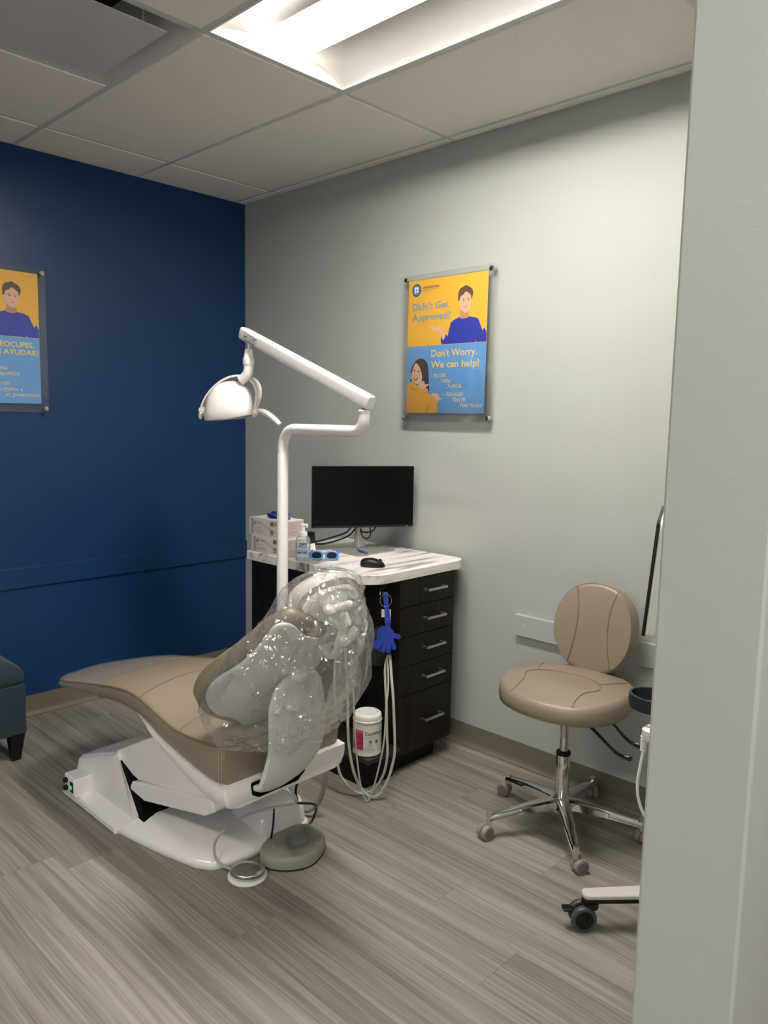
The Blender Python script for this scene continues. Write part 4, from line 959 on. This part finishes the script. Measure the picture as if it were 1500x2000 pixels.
for x, y, r_ in ((1.832, -1.068, .010), (1.918, -1.098, .010), (1.832, -1.216, .010), (1.915, -1.213, .010), (1.812, -1.140, .0055)):
    MB().lathe([(r_, .040), (r_, .0500), (r_*.85, .0520), (r_*.2, .0522)], (x, y, 0), n=16).build('bump_button', PG, pedal, smooth=40)
disc = thing('disc_foot_switch', 'round chrome disc foot switch on a white ring base', 'foot switch', (1.857, -1.337, 0))
MB().lathe([(.060, .0005), (.064, .003), (.064, .007), (.058, .010), (.045, .011)], (1.857, -1.341, 0), n=44).build('ring_base', mat('white_rubber', (.78, .77, .72), .5), disc, smooth=40)
dd = Vector((-.05, .10, 1)).normalized()
def spun_metal():
    m, nt, b, N, L = nodes('spun_chrome'); b.inputs['Base Color'].default_value = (.55, .54, .52, 1); b.inputs['Metallic'].default_value = 1; b.inputs['Roughness'].default_value = .25; b.inputs['Anisotropic'].default_value = .85
    tn = N('ShaderNodeTangent'); tn.direction_type = 'RADIAL'; tn.axis = 'Z'; L(tn.outputs[0], b.inputs['Tangent']); return m
MB().lathe([(.054, 0), (.0565, .004), (.0565, .012), (.054, .015), (.035, .023), (.015, .029), (.002, .032)], (1.857, -1.341, .013), tuple(dd), 44).build('disc_cap', spun_metal(), disc, smooth=40)
MB().lathe([(.046, .009), (.048, .012), (.0485, .016)], (1.857, -1.341, 0), n=40).build('disc_skirt', STEEL, disc)
cord('cord', [(1.902, -1.216, .315), (1.905, -1.216, .290), (1.928, -1.199, .248), (1.928, -1.202, .229), (1.905, -1.222, .220), (1.856, -1.274, .205), (1.807, -1.325, .178), (1.769, -1.369, .137), (1.750, -1.391, .098), (1.752, -1.397, .060), (1.768, -1.390, .030), (1.800, -1.368, .012)], .0042, GREYHOSE, parent=disc)
cord('cord', [(1.880, -1.135, .30), (1.905, -1.180, .26), (1.922, -1.188, .235), (1.90, -1.175, .215), (1.85, -1.12, .17), (1.80, -1.00, .10), (1.775, -.985, .04), (1.78, -1.012, .02)], .0045, BLACKP, parent=pedal)
cord('cord', [(1.815, -1.20, .165), (1.795, -1.185, .135), (1.793, -1.187, .09), (1.792, -1.195, .045)], .0035, BLACKP, parent=pedal)

# ------------------------------------------------------------------ operator's stool
SL = (2.412, -.335, 0); SR = R(3)
st = thing('operator_stool', 'tan leather operator stool with round backrest and chrome five-star base', 'stool', SL, SR)
BETA = [R(23+72*k)-SR for k in range(5)]
MB().lathe([(.030, .070), (.040, .074), (.042, .100), (.038, .118), (.030, .124), (.020, .124)], n=28).build('hub', CHROME, st, local=True)
CASTM = mat('taupe_caster', (.27, .225, .20), .45); CASTD = mat('taupe_caster_cap', (.16, .14, .135), .45)
for b in BETA:
    rd = Vector((math.cos(b), math.sin(b), 0)); sd = Vector((-rd.y, rd.x, 0)); rg = []
    for t in range(9):
        u = t/8; r_ = .025+.262*u; wd = .027*(1-u)+.0155*u; z1 = .122-.030*u**1.6-.010*u; z0 = z1-(.034*(1-u)+.016*u)
        rg.append([rd*r_+sd*a+Vector((0, 0, z)) for a, z in ((-wd, z0), (-wd*.95, z1-.006), (-wd*.6, z1), (wd*.6, z1), (wd*.95, z1-.006), (wd, z0), (wd*.7, z0), (wd*.6, z1-.010), (-wd*.6, z1-.010), (-wd*.7, z0))])
    lg = MB().loft(rg).build('leg', CHROME, st, smooth=45, local=True)
    c = rd*.285
    cs = MB().tube([c+Vector((0, 0, .095)), c+Vector((0, 0, .052))], .0105, 12).build('caster', CHROME, st, local=True)
    sw_ = Matrix.Rotation(b+R(random.choice((60, 35, 110, 20))), 3, 'Z') @ Vector((1, 0, 0)); wx_ = Vector((-sw_.y, sw_.x, 0)); wc = c+sw_*.016+Vector((0, 0, .026))
    MB().lathe([(.016, -.022), (.0245, -.021), (.0258, -.018), (.0258, -.002), (.020, -.001), (.020, .001), (.0258, .002), (.0258, .018), (.0245, .021), (.016, .022)], wc, tuple(wx_), 24).build('wheel', CASTM, cs, smooth=35, local=True)
    for s_ in (-1, 1): MB().lathe([(.0195, 0), (.0185, .0025), (.006, .003)], wc+wx_*(.0205*s_), tuple(wx_*s_), 20).build('wheel_cap', CASTD, cs, smooth=35, local=True)
MB().lathe([(.0245, .110), (.0255, .118), (.0255, .285), (.024, .290)], n=30).build('cylinder_sleeve', CHROME, st, local=True)
MB().lathe([(.0262, .286), (.0262, .298), (.018, .302), (.015, .302)], n=30).build('collar', BLACKP, st, local=True)
MB().lathe([(.0145, .29), (.0145, .345), (.0138, .347), (.0138, .352), (.0145, .354), (.0145, .47)], n=24).build('piston', STEEL, st, local=True)
# seat cushion: soft rounded plan, slight dish at the rear
def splan(a, k):
    ca, sa = math.cos(a), math.sin(a)
    r_ = 1/((abs(ca)/.236)**2.35+(abs(sa)/.225)**2.35)**(1/2.35)
    return Vector((r_*k*ca, r_*k*sa*(1.0 if sa < 0 else .97), 0))
def stop_z(x, y):
    q = min(1.0, math.hypot(x/.236, y/.225)); base = .556+.028*(1-q**2.6)
    dish = .016*math.exp(-((x/.10)**2+((y-.04)/.085)**2))
    front = -.020*max(0, (-y-.10)/.12)**1.5 if y < -.10 else 0
    return base-dish+front
rg = []
for k, z in ((.80, .474), (.93, .480), (.99, .496), (1.0, .515), (.992, .534)): rg.append([splan(a, k)+Vector((0, 0, z+(-.010*max(0, -math.sin(a))**2 if z > .49 else 0))) for a in [2*PI*q/64 for q in range(64)]])
for k in (.965, .92, .84, .72, .56, .38, .18, .04):
    ring = []
    for q in range(64):
        p = splan(2*PI*q/64, k); p.z = stop_z(p.x, p.y); ring.append(p)
    rg.append(ring)
sc_ = MB().loft(rg).build('seat_cushion', TAN, st, smooth=60, local=True)
def on_seat(pts, n=6): return [Vector((p.x, p.y, stop_z(p.x, p.y)+.0002)) for p in spline([(a, b, 0) for a, b in pts], n)]
for sgn in (1, -1):
    MB().tube(on_seat([(sgn*.118, -.188), (sgn*.112, -.15), (sgn*.118, -.10), (sgn*.142, -.045), (sgn*.122, .005), (sgn*.085, .035)]), .0021, 5).build('seam', TAN_SEAM, sc_, local=True)
    MB().tube(on_seat([(sgn*.118, .003), (sgn*.150, .07), (sgn*.168, .135)]), .0019, 5).build('seam', TAN_SEAM, sc_, local=True)
    rim_ = [splan(a, .955) for a in [R(-68 if sgn > 0 else 248)+sgn*R(4)*k for k in range(36)]]
    MB().tube([Vector((p.x, p.y, stop_z(p.x, p.y)-.004)) for p in rim_], .0028, 5).build('piping', TAN_SEAM, sc_, local=True)
MB().tube(on_seat([(-.100, .028), (-.05, .058), (0, .066), (.05, .058), (.100, .028)]), .0019, 5).build('seam', TAN_SEAM, sc_, local=True)
MB().lathe([(.05, .458), (.17, .465), (.205, .474), (.21, .480), (.10, .482)], n=48).build('seat_tray', WHITEP, st, smooth=40, local=True)
MB().box(-.06, .06, -.07, .10, .446, .462).build('mechanism', BLACKP, st, smooth=0, bevel=(.003, 2), local=True)
# backrest pad
BT = R(9); bc = Vector((.004, .215, .716)); bu_ = Vector((0, math.sin(BT), math.cos(BT))); bn_ = Vector((0, math.cos(BT), -math.sin(BT)))
def bplan(a, k): 
    ca, sa = math.cos(a), math.sin(a); wv = .176 if sa > 0 else .176
    r_ = 1/((abs(ca)/.162)**2.2+(abs(sa)/.176)**2.2)**(1/2.2); x, y = r_*k*ca, r_*k*sa
    if y < 0: x *= 1-.10*(y/.176)**2
    return x, y
def bface(x, y): q = min(1, math.hypot(x, y)/.177); return -.030-.012*(1-q**2.4)+ .05*(x/.178)**2*(-.35)
def bp3(x, y, o): return bc+Vector((x, 0, 0))+bu_*y+bn_*(o-.25*x*x)
rg = []; AA = [2*PI*q/60 for q in range(60)]
for k in (.05, .3, .55, .75, .88, .95): rg.append([bp3(*bplan(a, k), bface(*bplan(a, k))) for a in AA])
for k, o in ((.985, -.022), (1.0, -.008), (1.0, .012), (.985, .022), (.93, .028), (.5, .032), (.05, .033)): rg.append([bp3(*bplan(a, k), o) for a in AA])
bk = MB().loft(list(reversed(rg))).build('backrest', TAN, st, smooth=60, local=True)
for sgn in (1, -1):
    ps = spline([(sgn*.082, .152, 0), (sgn*.064, .08, 0), (sgn*.062, 0, 0), (sgn*.072, -.08, 0), (sgn*.088, -.142, 0)], 6)
    MB().tube([bp3(p.x, p.y, bface(p.x, p.y)-.0004) for p in ps], .0021, 5).build('seam', TAN_SEAM, bk, local=True)
MB().tube([bp3(*bplan(a, .968), -.027) for a in AA], .0026, 5, closed=True).build('piping', TAN_SEAM, bk, local=True)
MB().tube([bp3(*bplan(a, .992), .017) for a in AA], .0016, 5, closed=True).build('rear_stitch', TAN_LIGHT, bk, local=True)
MB().tube(spline([(0, .08, .454), (0, .20, .456), (0, .262, .48), (0, .268, .54), (0, .251, .66), (0, .251, .72)], 6), .014, 10, flat=.5).build('back_bar', BLACKP, st, local=True)
for (x0, y0, z0), (x1, y1, z1), drop in (((.06, .05, .452), (.265, .055, .375), 0), ((.05, 0.0, .450), (.262, -.02, .355), .035)):
    pth = spline([(x0, y0, z0), ((x0*.6+x1*.4), (y0+y1)/2, z0-.012-drop), (x0*.25+x1*.75, y1, z1+.012-drop*.2), (x1, y1, z1)], 5)
    n_ = len(pth); MB().tube(pth, [.0075+.0065*max(0, (i/n_-.5)/.5) for i in range(n_)], 10, flat=.5).build('lever', BLACKP, st, local=True)
    lv = pth[-3]; MB().box(lv.x-.008, lv.x+.008, lv.y-.003, lv.y+.003, lv.z+.005, lv.z+.0068).build('lever_mark', mat('white_print', (.7, .7, .7), .5), st, smooth=0, local=True)

# ------------------------------------------------------------------ scanner cart, mostly behind the partition
ct = thing('scanner_cart', 'white scanner cart on wheels half hidden by the partition wall', 'cart', (3.03, -.48, 0))
cc = Vector((3.03, -.48, 0)); ca_ = Vector((2.772, -.768, 0)); 
CARTW = mat('cart_grey_white', (.56, .53, .50), .35)
def cart_leg(tip):
    d = (tip-cc); L0 = d.length; d.normalize(); s_ = Vector((-d.y, d.x, 0))
    def f(a, b, h): return cc+d*a+s_*b+Vector((0, 0, h))
    poly = rpoly([(0, -.034), (L0+.025, -.021), (L0+.025, .021), (0, .034)], [0, .018, .018, 0], 6)
    lg = MB().prism(poly, .098, .112, f).build('base_arm', CARTW, ct, smooth=30, bevel=(.004, 3))
    MB().prism([(a*.995, b*.9) for a, b in poly], .086, .098, f).build('arm_underside', BLACKP, lg, smooth=30)
    c = tip; MB().lathe([(.018, .062), (.024, .066), (.026, .086)], c, n=20).build('caster', BLACKP, ct)
    sw_ = Vector((-.55, -.55, 0)).normalized() if tip == ca_ else Vector((.6, -.4, 0)).normalized(); ax_ = Vector((-sw_.y, sw_.x, 0)); wc = c+sw_*.022+Vector((0, 0, .038))
    for s2 in (-1, 1):
        b_ = wc+ax_*.017*s2
        w_ = MB().lathe([(.027, -.011), (.036, -.009), (.038, -.004), (.038, .005), (.0355, .010), (.029, .011)], b_, tuple(ax_*s2), 32).build('caster_wheel', mat('caster_tread', (.055, .055, .055), .45), ct, smooth=35)
        MB().lathe([(.0285, .0095), (.027, .0115), (.004, .0118)], b_, tuple(ax_*s2), 28).build('wheel_disc', BLACKP, w_, smooth=35)
    MB().ellipsoid(wc+Vector((0, 0, .006)), (.036, .010, .034), rot_to((0, 0, 1)) @ Matrix.Rotation(math.atan2(sw_.y, sw_.x), 3, 'Z'), 16, 10).build('caster_hood', BLACKP, ct)
    MB().obox(wc+sw_*.046+Vector((0, 0, .022)), (.030, .030, .008), Matrix.Rotation(math.atan2(sw_.y, sw_.x), 3, 'Z')).build('brake_tab', BLACKP, ct, smooth=0, bevel=(.004, 2))
for tip in (ca_, Vector((3.24, -.76, 0)), Vector((3.28, -.26, 0)), Vector((3.02, -.16, 0))): cart_leg(tip)
MB().lathe([(.07, .086), (.075, .09), (.075, .120), (.035, .13)], cc, n=30).build('base_hub', CARTW, ct)
MB().tube([cc+Vector((0, 0, .12)), cc+Vector((0, 0, 1.04))], .026, 20).build('column', CARTW, ct)
# touch monitor seen edge-on: black glass faces the stool
m0, m1 = Vector((2.942, -.86, 0)), Vector((2.787, -.485, 0)); md_ = (m1-m0).normalized(); mn_ = Vector((md_.y*-1, md_.x, 0)); 
if mn_.x > 0: mn_ = -mn_
tl = R(-4); mid = (m0+m1)/2+Vector((0, 0, 1.092)); mu = Vector((0, 0, math.cos(tl)))+mn_*math.sin(tl); mf = mn_*math.cos(tl)-Vector((0, 0, math.sin(tl)))
Lm = (m1-m0).length
def cm(a, b, o): return mid+md_*a+mu*b+mf*o
scr_poly = rpoly([(-Lm/2, -.155), (Lm/2, -.155), (Lm/2, .155), (-Lm/2, .155)], .022, 6)
MB().prism(scr_poly, -.028, .0, cm).build('monitor_case', mat('cart_white', (.76, .745, .71), .35), ct, smooth=30, bevel=(.006, 3))
MB().prism(scr_poly, 0, .008, cm).build('touch_screen', BLACKP, ct, smooth=30, bevel=(.002, 2))
MB().tube([cm(0, -.02, -.028), cm(0, -.03, -.07), cc+Vector((0, 0, 1.03))], .022, 12).build('monitor_bracket', CARTW, ct)
vg = MB()
for k in range(9): vg.obox(cm(-.14, -.11+.008*k, -.0285), (.06, .002, .003), Matrix((md_, mu, mf)).transposed())
vg.build('vent_slots', mat('vent_dark', (.12, .12, .12), .6), ct, smooth=0)
# handle ring with scanner wand holder
hr_c = Vector((2.885, -.655, .700)); ring = []
for k in range(33):
    a = R(100)+R(250)*k/32; ring.append((hr_c.x+.075*math.cos(a), hr_c.y+.062*math.sin(a)))
rr = []
for i, (x, y) in enumerate(ring):
    n_ = Vector((x-hr_c.x, y-hr_c.y, 0)).normalized(); rr.append([Vector((x, y, .700))+n_*o+Vector((0, 0, z)) for o, z in ((-.004, -.020), (.003, -.021), (.005, 0), (.003, .017), (-.004, .018), (-.006, 0))])
MB().loft(rr).build('handle_ring', mat('dark_teal_plastic', (.006, .016, .018), .4), ct, smooth=50)
MB().tube([hr_c+Vector((.06, .05, 0)), cc+Vector((0, 0, .70))], .014, 10).build('handle_bracket', CARTW, ct)
MB().lathe([(.020, .600), (.027, .612), (.028, .632), (.018, .64)], (2.898, -.70, 0), n=24).build('wand_cradle', mat('cradle_white', (.80, .79, .77), .3), ct)
wand = thing('scanner_wand', 'white intraoral scanner wand resting in the cart cradle', 'scanner', (2.878, -.690, .61))
MB().lathe([(.009, .612), (.013, .62), (.014, .68), (.016, .74), (.013, .80), (.006, .81)], (2.905, -.695, 0), n=20).build('wand_body', MATS['cradle_white'], wand, smooth=50)
MB().lathe([(.0065, .560), (.008, .562), (.0085, .61), (.006, .615)], (2.876, -.702, 0), n=12).build('strain_relief', mat('ribbed_white', (.66, .65, .63), .5), wand)
for k in range(7): MB().tube([(2.876+.0088*math.cos(a), -.702+.0088*math.sin(a), .565+.0065*k) for a in [2*PI*q/12 for q in range(12)]], .0012, 4, closed=True).build('relief_rib', MATS['ribbed_white'], wand)
cord('cable', [(2.876, -.702, .562), (2.870, -.704, .51), (2.866, -.705, .46), (2.872, -.702, .41), (2.892, -.690, .36), (2.93, -.66, .32), (2.99, -.56, .34), (3.02, -.51, .40)], .0045, MATS['cradle_white'], parent=wand)

# ------------------------------------------------------------------ ottoman bench by the blue wall
ot = thing('ottoman', 'dark teal upholstered storage ottoman with black tapered legs', 'ottoman', (.27, -2.0, 0))
def fabric():
    m, nt, b, N, L = nodes('teal_fabric'); tc = N('ShaderNodeTexCoord'); n = N('ShaderNodeTexNoise'); n.inputs['Scale'].default_value = 300; n.inputs['Detail'].default_value = 2
    L(tc.outputs['Object'], n.inputs['Vector']); r = ramp(nt, [(.3, (.006, .016, .026)), (.7, (.014, .034, .050))]); L(n.outputs['Fac'], r.inputs[0]); L(r.outputs[0], b.inputs['Base Color'])
    b.inputs['Roughness'].default_value = .9; b.inputs['Sheen Weight'].default_value = .15; bp = N('ShaderNodeBump'); bp.inputs['Strength'].default_value = .4; bp.inputs['Distance'].default_value = .001; L(n.outputs['Fac'], bp.inputs['Height']); L(bp.outputs[0], b.inputs['Normal']); return m
FAB = fabric(); OX0, OX1, OY0, OY1 = .045, .497, -2.62, -1.505
MB().box(OX0, OX1, OY0, OY1, .120, .338).build('box_body', FAB, ot, smooth=30, bevel=(.008, 3))
rg = []
for k, z in ((.010, .342), (.0, .350), (-.002, .370), (.0, .392), (.010, .408), (.035, .424), (.075, .438), (.13, .450), (.20, .456)):
    rg.append([(x, y, z) for x, y in rpoly([(OX0+k, OY0+k), (OX1-k, OY0+k), (OX1-k, OY1-k), (OX0+k, OY1-k)], .035, 5)])
MB().loft(rg).build('lid_cushion', FAB, ot, smooth=60)
LEGM = mat('black_wood', (.004, .0035, .0035), .4)
for x, y, dx, dy in ((OX1, OY1, -1, -1), (OX0, OY1, 1, -1), (OX1, OY0, -1, 1), (OX0, OY0, 1, 1)):
    def lr(w_, ins, z): return [(x+dx*(ins+a*w_), y+dy*(ins+b*w_), z) for a, b in ((0, 0), (1, 0), (1, 1), (0, 1))]
    MB().loft([lr(.036, .022, .0005), lr(.060, .006, .121)] if dx*dy > 0 else [list(reversed(lr(.036, .022, .0005))), list(reversed(lr(.060, .006, .121)))]).build('leg', LEGM, ot, smooth=0, bevel=(.002, 1))

# ------------------------------------------------------------------ posters behind clear acrylic
PRINT = {
'hair':[(0.294,0.491),(0.294,0.521),(0.304,0.542),(0.323,0.549),(0.335,0.554),(0.351,0.548),(0.371,0.535),(0.377,0.517),(0.373,0.503),(0.367,0.488),(0.365,0.507),(0.355,0.516),(0.337,0.527),(0.323,0.515),(0.308,0.509),(0.302,0.49)],
'face':[(0.302,0.49),(0.308,0.511),(0.327,0.524),(0.337,0.529),(0.355,0.518),(0.369,0.495),(0.369,0.473),(0.361,0.454),(0.351,0.44),(0.337,0.436),(0.323,0.442),(0.308,0.459),(0.302,0.473),(0.294,0.479),(0.294,0.489)],
'neck':[(0.31,0.455),(0.321,0.444),(0.337,0.437),(0.353,0.444),(0.355,0.428),(0.359,0.419),(0.339,0.412),(0.317,0.413),(0.302,0.42),(0.309,0.432)],
'shirt':[(0.302,0.42),(0.317,0.413),(0.339,0.412),(0.359,0.419),(0.391,0.413),(0.409,0.405),(0.433,0.354),(0.44,0.365),(0.448,0.369),(0.454,0.349),(0.454,0.307),(0.401,0.307),(0.397,0.319),(0.395,0.307),(0.206,0.307),(0.2,0.326),(0.204,0.346),(0.228,0.352),(0.24,0.341),(0.25,0.378),(0.256,0.399),(0.272,0.41)],
'hand':[(0.139,0.393),(0.147,0.395),(0.159,0.386),(0.175,0.383),(0.179,0.387),(0.177,0.394),(0.184,0.394),(0.2,0.387),(0.208,0.381),(0.216,0.361),(0.228,0.35),(0.222,0.333),(0.212,0.326),(0.206,0.343),(0.198,0.36),(0.175,0.368),(0.153,0.375)],
'palm':[(0.444,0.365),(0.452,0.394),(0.455,0.345)],
'fold':[(0.24,0.341),(0.246,0.341),(0.274,0.318),(0.272,0.308),(0.266,0.308),(0.264,0.32)],
'fold2':[(0.433,0.354),(0.44,0.354),(0.407,0.337),(0.399,0.334)],
'eye1':[(0.317,0.49),(0.325,0.493),(0.333,0.49),(0.325,0.488)],'eye2':[(0.345,0.49),(0.351,0.492),(0.359,0.49),(0.353,0.487)],
'brow1':[(0.315,0.497),(0.323,0.4995),(0.333,0.4965),(0.323,0.497)],'brow2':[(0.343,0.4965),(0.353,0.4995),(0.361,0.496),(0.353,0.4965)],
'nose':[(0.333,0.474),(0.339,0.471),(0.347,0.473),(0.339,0.468)],'mouth':[(0.323,0.461),(0.337,0.463),(0.351,0.461),(0.337,0.457)],
'ghair':[(0.02,0.146),(0.032,0.175),(0.022,0.192),(0.036,0.22),(0.052,0.238),(0.071,0.248),(0.093,0.249),(0.111,0.24),(0.127,0.221),(0.133,0.189),(0.137,0.144),(0.141,0.099),(0.131,0.103),(0.107,0.128),(0.069,0.129)],
'gface':[(0.032,0.152),(0.028,0.171),(0.032,0.187),(0.042,0.214),(0.054,0.23),(0.071,0.219),(0.089,0.19),(0.095,0.169),(0.091,0.145),(0.075,0.135),(0.058,0.133),(0.044,0.14)],
'sweater':[(0.001,0.136),(0.016,0.136),(0.032,0.148),(0.044,0.138),(0.071,0.127),(0.113,0.116),(0.135,0.107),(0.133,0.091),(0.159,0.083),(0.177,0.074),(0.196,0.066),(0.202,0.062),(0.186,0.038),(0.183,0.001),(0.001,0.001)],
'sfold':[(0.012,0.13),(0.036,0.109),(0.075,0.104),(0.044,0.113)],'sfold2':[(0.135,0.103),(0.115,0.091),(0.087,0.089),(0.117,0.095)],'sfold3':[(0.151,0.054),(0.133,0.022),(0.123,0.001),(0.129,0.001)],
'hand1':[(0.071,0.129),(0.083,0.143),(0.101,0.147),(0.113,0.14),(0.111,0.13),(0.135,0.134),(0.137,0.128),(0.117,0.116),(0.103,0.108),(0.085,0.116)],
'hand2':[(0.155,0.085),(0.169,0.091),(0.19,0.088),(0.2,0.078),(0.202,0.07),(0.22,0.068),(0.22,0.063),(0.202,0.061),(0.196,0.058),(0.163,0.075)],
'gmouth':[(0.04,0.166),(0.056,0.163),(0.073,0.161),(0.061,0.149),(0.046,0.152)],'gteeth':[(0.044,0.163),(0.056,0.161),(0.067,0.159),(0.059,0.155),(0.048,0.158)],
'geye1':[(0.04,0.197),(0.048,0.2),(0.052,0.194),(0.046,0.192)],'geye2':[(0.065,0.191),(0.073,0.194),(0.083,0.189),(0.073,0.186)]}
YEL = mat('poster_yellow', (.80, .44, .030), .45); PBL = mat('poster_sky_blue', (.115, .33, .66), .45); SKIN = mat('print_skin', (.74, .44, .30), .5); SKIN_D = mat('print_skin_shade', (.52, .25, .15), .5)
HAIRB = mat('print_brown_hair', (.10, .045, .02), .5); SHIRT = mat('print_royal_shirt', (.010, .022, .36), .5); SHIRTD = mat('print_shirt_fold', (.006, .010, .16), .5); GHAIR = mat('print_dark_hair', (.022, .012, .010), .5)
SWEAT = mat('print_gold_sweater', (.76, .38, .028), .5); SWEATD = mat('print_sweater_fold', (.46, .19, .012), .5); PWH = mat('print_white', (.85, .85, .83), .5); PDK = mat('print_dark', (.02, .018, .02), .5)
TBL = mat('print_grey_blue', (.20, .34, .42), .5); TYL = mat('print_pale_yellow', (.86, .60, .19), .5); NAVY = mat('print_navy', (.010, .016, .06), .5); LOGOB = mat('logo_blue', (.06, .21, .58), .5)
ACR = clear_mat('clear_acrylic', (.985, .99, .985), .012, .06)
CH_M = mat('standoff_chrome', (.62, .60, .56), .16, metal=1)
SKETCH = [('shirt', SHIRT, 1), ('fold', SHIRTD, 2), ('fold2', SHIRTD, 2), ('neck', SKIN_D, 2), ('face', SKIN, 3), ('hair', HAIRB, 4), ('hand', SKIN, 2), ('palm', SKIN, 2), ('eye1', PDK, 4), ('eye2', PDK, 4), ('brow1', HAIRB, 4), ('brow2', HAIRB, 4), ('nose', SKIN_D, 4), ('mouth', SKIN_D, 4)]
GIRL = [('ghair', GHAIR, 1), ('gface', SKIN, 2), ('sweater', SWEAT, 3), ('sfold', SWEATD, 4), ('sfold2', SWEATD, 4), ('sfold3', SWEATD, 4), ('hand1', SKIN, 5), ('hand2', SKIN, 5), ('gmouth', PDK, 3), ('gteeth', PWH, 4), ('geye1', PDK, 3), ('geye2', PDK, 3)]
def poster(origin, xd, nrm, label, lines, logo):
    """origin = lower left corner of the printed sheet on the wall plane"""
    o0 = Vector(origin); xd = Vector(xd); nd = Vector(nrm)
    t = thing('poster', label, 'poster', tuple(o0+xd*.228))
    def f(a, b, h): return o0+xd*a+Vector((0, 0, b))+nd*h
    def slab(a0, a1, b0, b1, h0, h1): return MB().box(a0, a1, b0, b1, h0, h1).xf(lambda v: f(v.x, v.y, v.z))
    SHh = .0290
    sh = slab(0, .455, 0, .603, SHh-.0012, SHh)
    sh = sh.build('printed_sheet', YEL, t, smooth=0)
    slab(0, .455, 0, .3055, SHh, SHh+.0001).build('blue_half', PBL, sh, smooth=0)
    for nm, items in (('printed_boy', SKETCH), ('printed_girl', GIRL)):
        mb = MB(); ms = []
        for key, m_, lv in items:
            if m_ not in ms: ms.append(m_)
            P = PRINT[key]; 
            if len(P) > 8 and key not in ('shirt',): P = [(q.x, q.y) for q in spline([(a, b, 0) for a, b in P+[P[0]]], 2)][:-1]
            P = [(min(max(a, .0005), .4545), max(b, .0005)) for a, b in P]
            mb.add([f(a, b, SHh+.00012+.00012*lv) for a, b in P], [tuple(range(len(P)))], ms.index(m_))
        ob = mb.build(nm, ms, sh, smooth=0)
    for body, a, b, h, wd, m_, bold, outl in lines:
        if outl: text('lettering', body, PWH, sh, f(a, b, SHh+.0009), xd, (0, 0, 1), h, width=wd, bold=.065, lift=0)
        text('lettering', body, m_, sh, f(a, b, SHh+.0011), xd, (0, 0, 1), h, width=wd, bold=bold, lift=0)
    if logo:
        def dsc(r_, m_, h, nm): MB().add([f(.049+r_*.95*math.cos(q), .559+r_*math.sin(q), h) for q in [2*PI*k/32 for k in range(32)]], [tuple(range(32))]).build(nm, m_, sh, smooth=0)
        dsc(.0285, NAVY, SHh+.0004, 'logo_ring'); dsc(.0235, LOGOB, SHh+.0006, 'logo_disc')
        th_ = [(-.011, .013), (-.005, .0145), (0, .0115), (.005, .0145), (.011, .013), (.0135, .006), (.0115, -.002), (.011, -.012), (.0075, -.016), (.004, -.009), (0, -.007), (-.004, -.009), (-.0075, -.016), (-.011, -.012), (-.0115, -.002), (-.0135, .006)]
        MB().add([f(.049+a, .560+b, SHh+.0008) for a, b in th_], [tuple(range(len(th_)))]).build('logo_tooth', PWH, sh, smooth=0)
        m_ = MB(); 
        for a0, a1, b0, b1 in ((-.004, .004, -.003, .003), (-.024, .024, -.0005, .0005)): m_.add([f(.049+a, .560+b, SHh+.001) for a, b in ((a0, b0), (a1, b0), (a1, b1), (a0, b1))], [(0, 1, 2, 3)])
        m_.add([f(a, b, SHh+.0006) for a, b in ((.079, .5565), (.188, .5580), (.188, .5588), (.079, .5573))], [(0, 1, 2, 3)]); m_.build('logo_lines', NAVY, sh, smooth=0)
    slab(-.028, .490, -.040, .627, SHh+.0016, SHh+.0046).build('acrylic_front', ACR, t, smooth=0)
    slab(-.028, .490, -.040, .627, SHh-.0060, SHh-.0030).build('acrylic_back', ACR, t, smooth=0)
    for a in (-.012, .474):
        for b in (-.022, .609):
            MB().lathe([(.0095, .0005), (.0095, SHh+.0046), (.011, SHh+.0050), (.0115, SHh+.0075), (.0100, SHh+.0098), (.003, SHh+.0102)], f(a, b, 0), tuple(nd), 20).build('standoff', CH_M, t, smooth=40)
    return t
EN = [("Didn't Get", .027, .469, .030, .215, TBL, .020, False), ('Approved?', .026, .4205, .030, .228, TBL, .020, False),
      ("Don't Worry.", .147, .2545, .030, .260, TYL, .020, False), ('We can help!', .147, .2045, .030, .274, TYL, .020, False),
      ('- Special', .147, .164, .0145, .093, PDK, .002, True), ('Pricing', .198, .139, .0145, .072, PDK, .002, True), ('Available', .238, .1145, .0145, .097, PDK, .002, True),
      ('- Payments', .222, .0795, .0145, .119, PDK, .002, True), ('That Fit', .276, .054, .0145, .079, PDK, .002, True), ('Your Budget', .315, .029, .0145, .130, PDK, .002, True),
      ('ORTHODONTIC', .087, .563, .0085, .100, NAVY, .012, False), ('EXPERTS', .087, .5455, .0080, .060, mat('print_faded_blue', (.42, .40, .22), .5), .0, False)]
ES = [('NO TE PREOCUPES.', .120, .259, .0235, .308, TYL, .020, False), ('¡PODEMOS AYUDAR!', .098, .2245, .0235, .350, TYL, .020, False),
      ('- Precios especiales', .118, .155, .0145, .191, PDK, .002, True), ('disponibles', .255, .130, .0145, .106, PDK, .002, True),
      ('- Pagos que', .206, .086, .0145, .111, PDK, .002, True), ('se ajustan a', .248, .058, .0145, .127, PDK, .002, True), ('su presupuesto', .290, .033, .0145, .164, PDK, .002, True)]
poster((1.3165, 0, 1.524), (1, 0, 0), (0, -1, 0), "yellow and blue poster reading Didn't Get Approved on the grey wall", EN, True)
poster((0, -1.6625, 1.533), (0, 1, 0), (1, 0, 0), 'yellow and blue Spanish poster on the dark blue wall', ES, True)
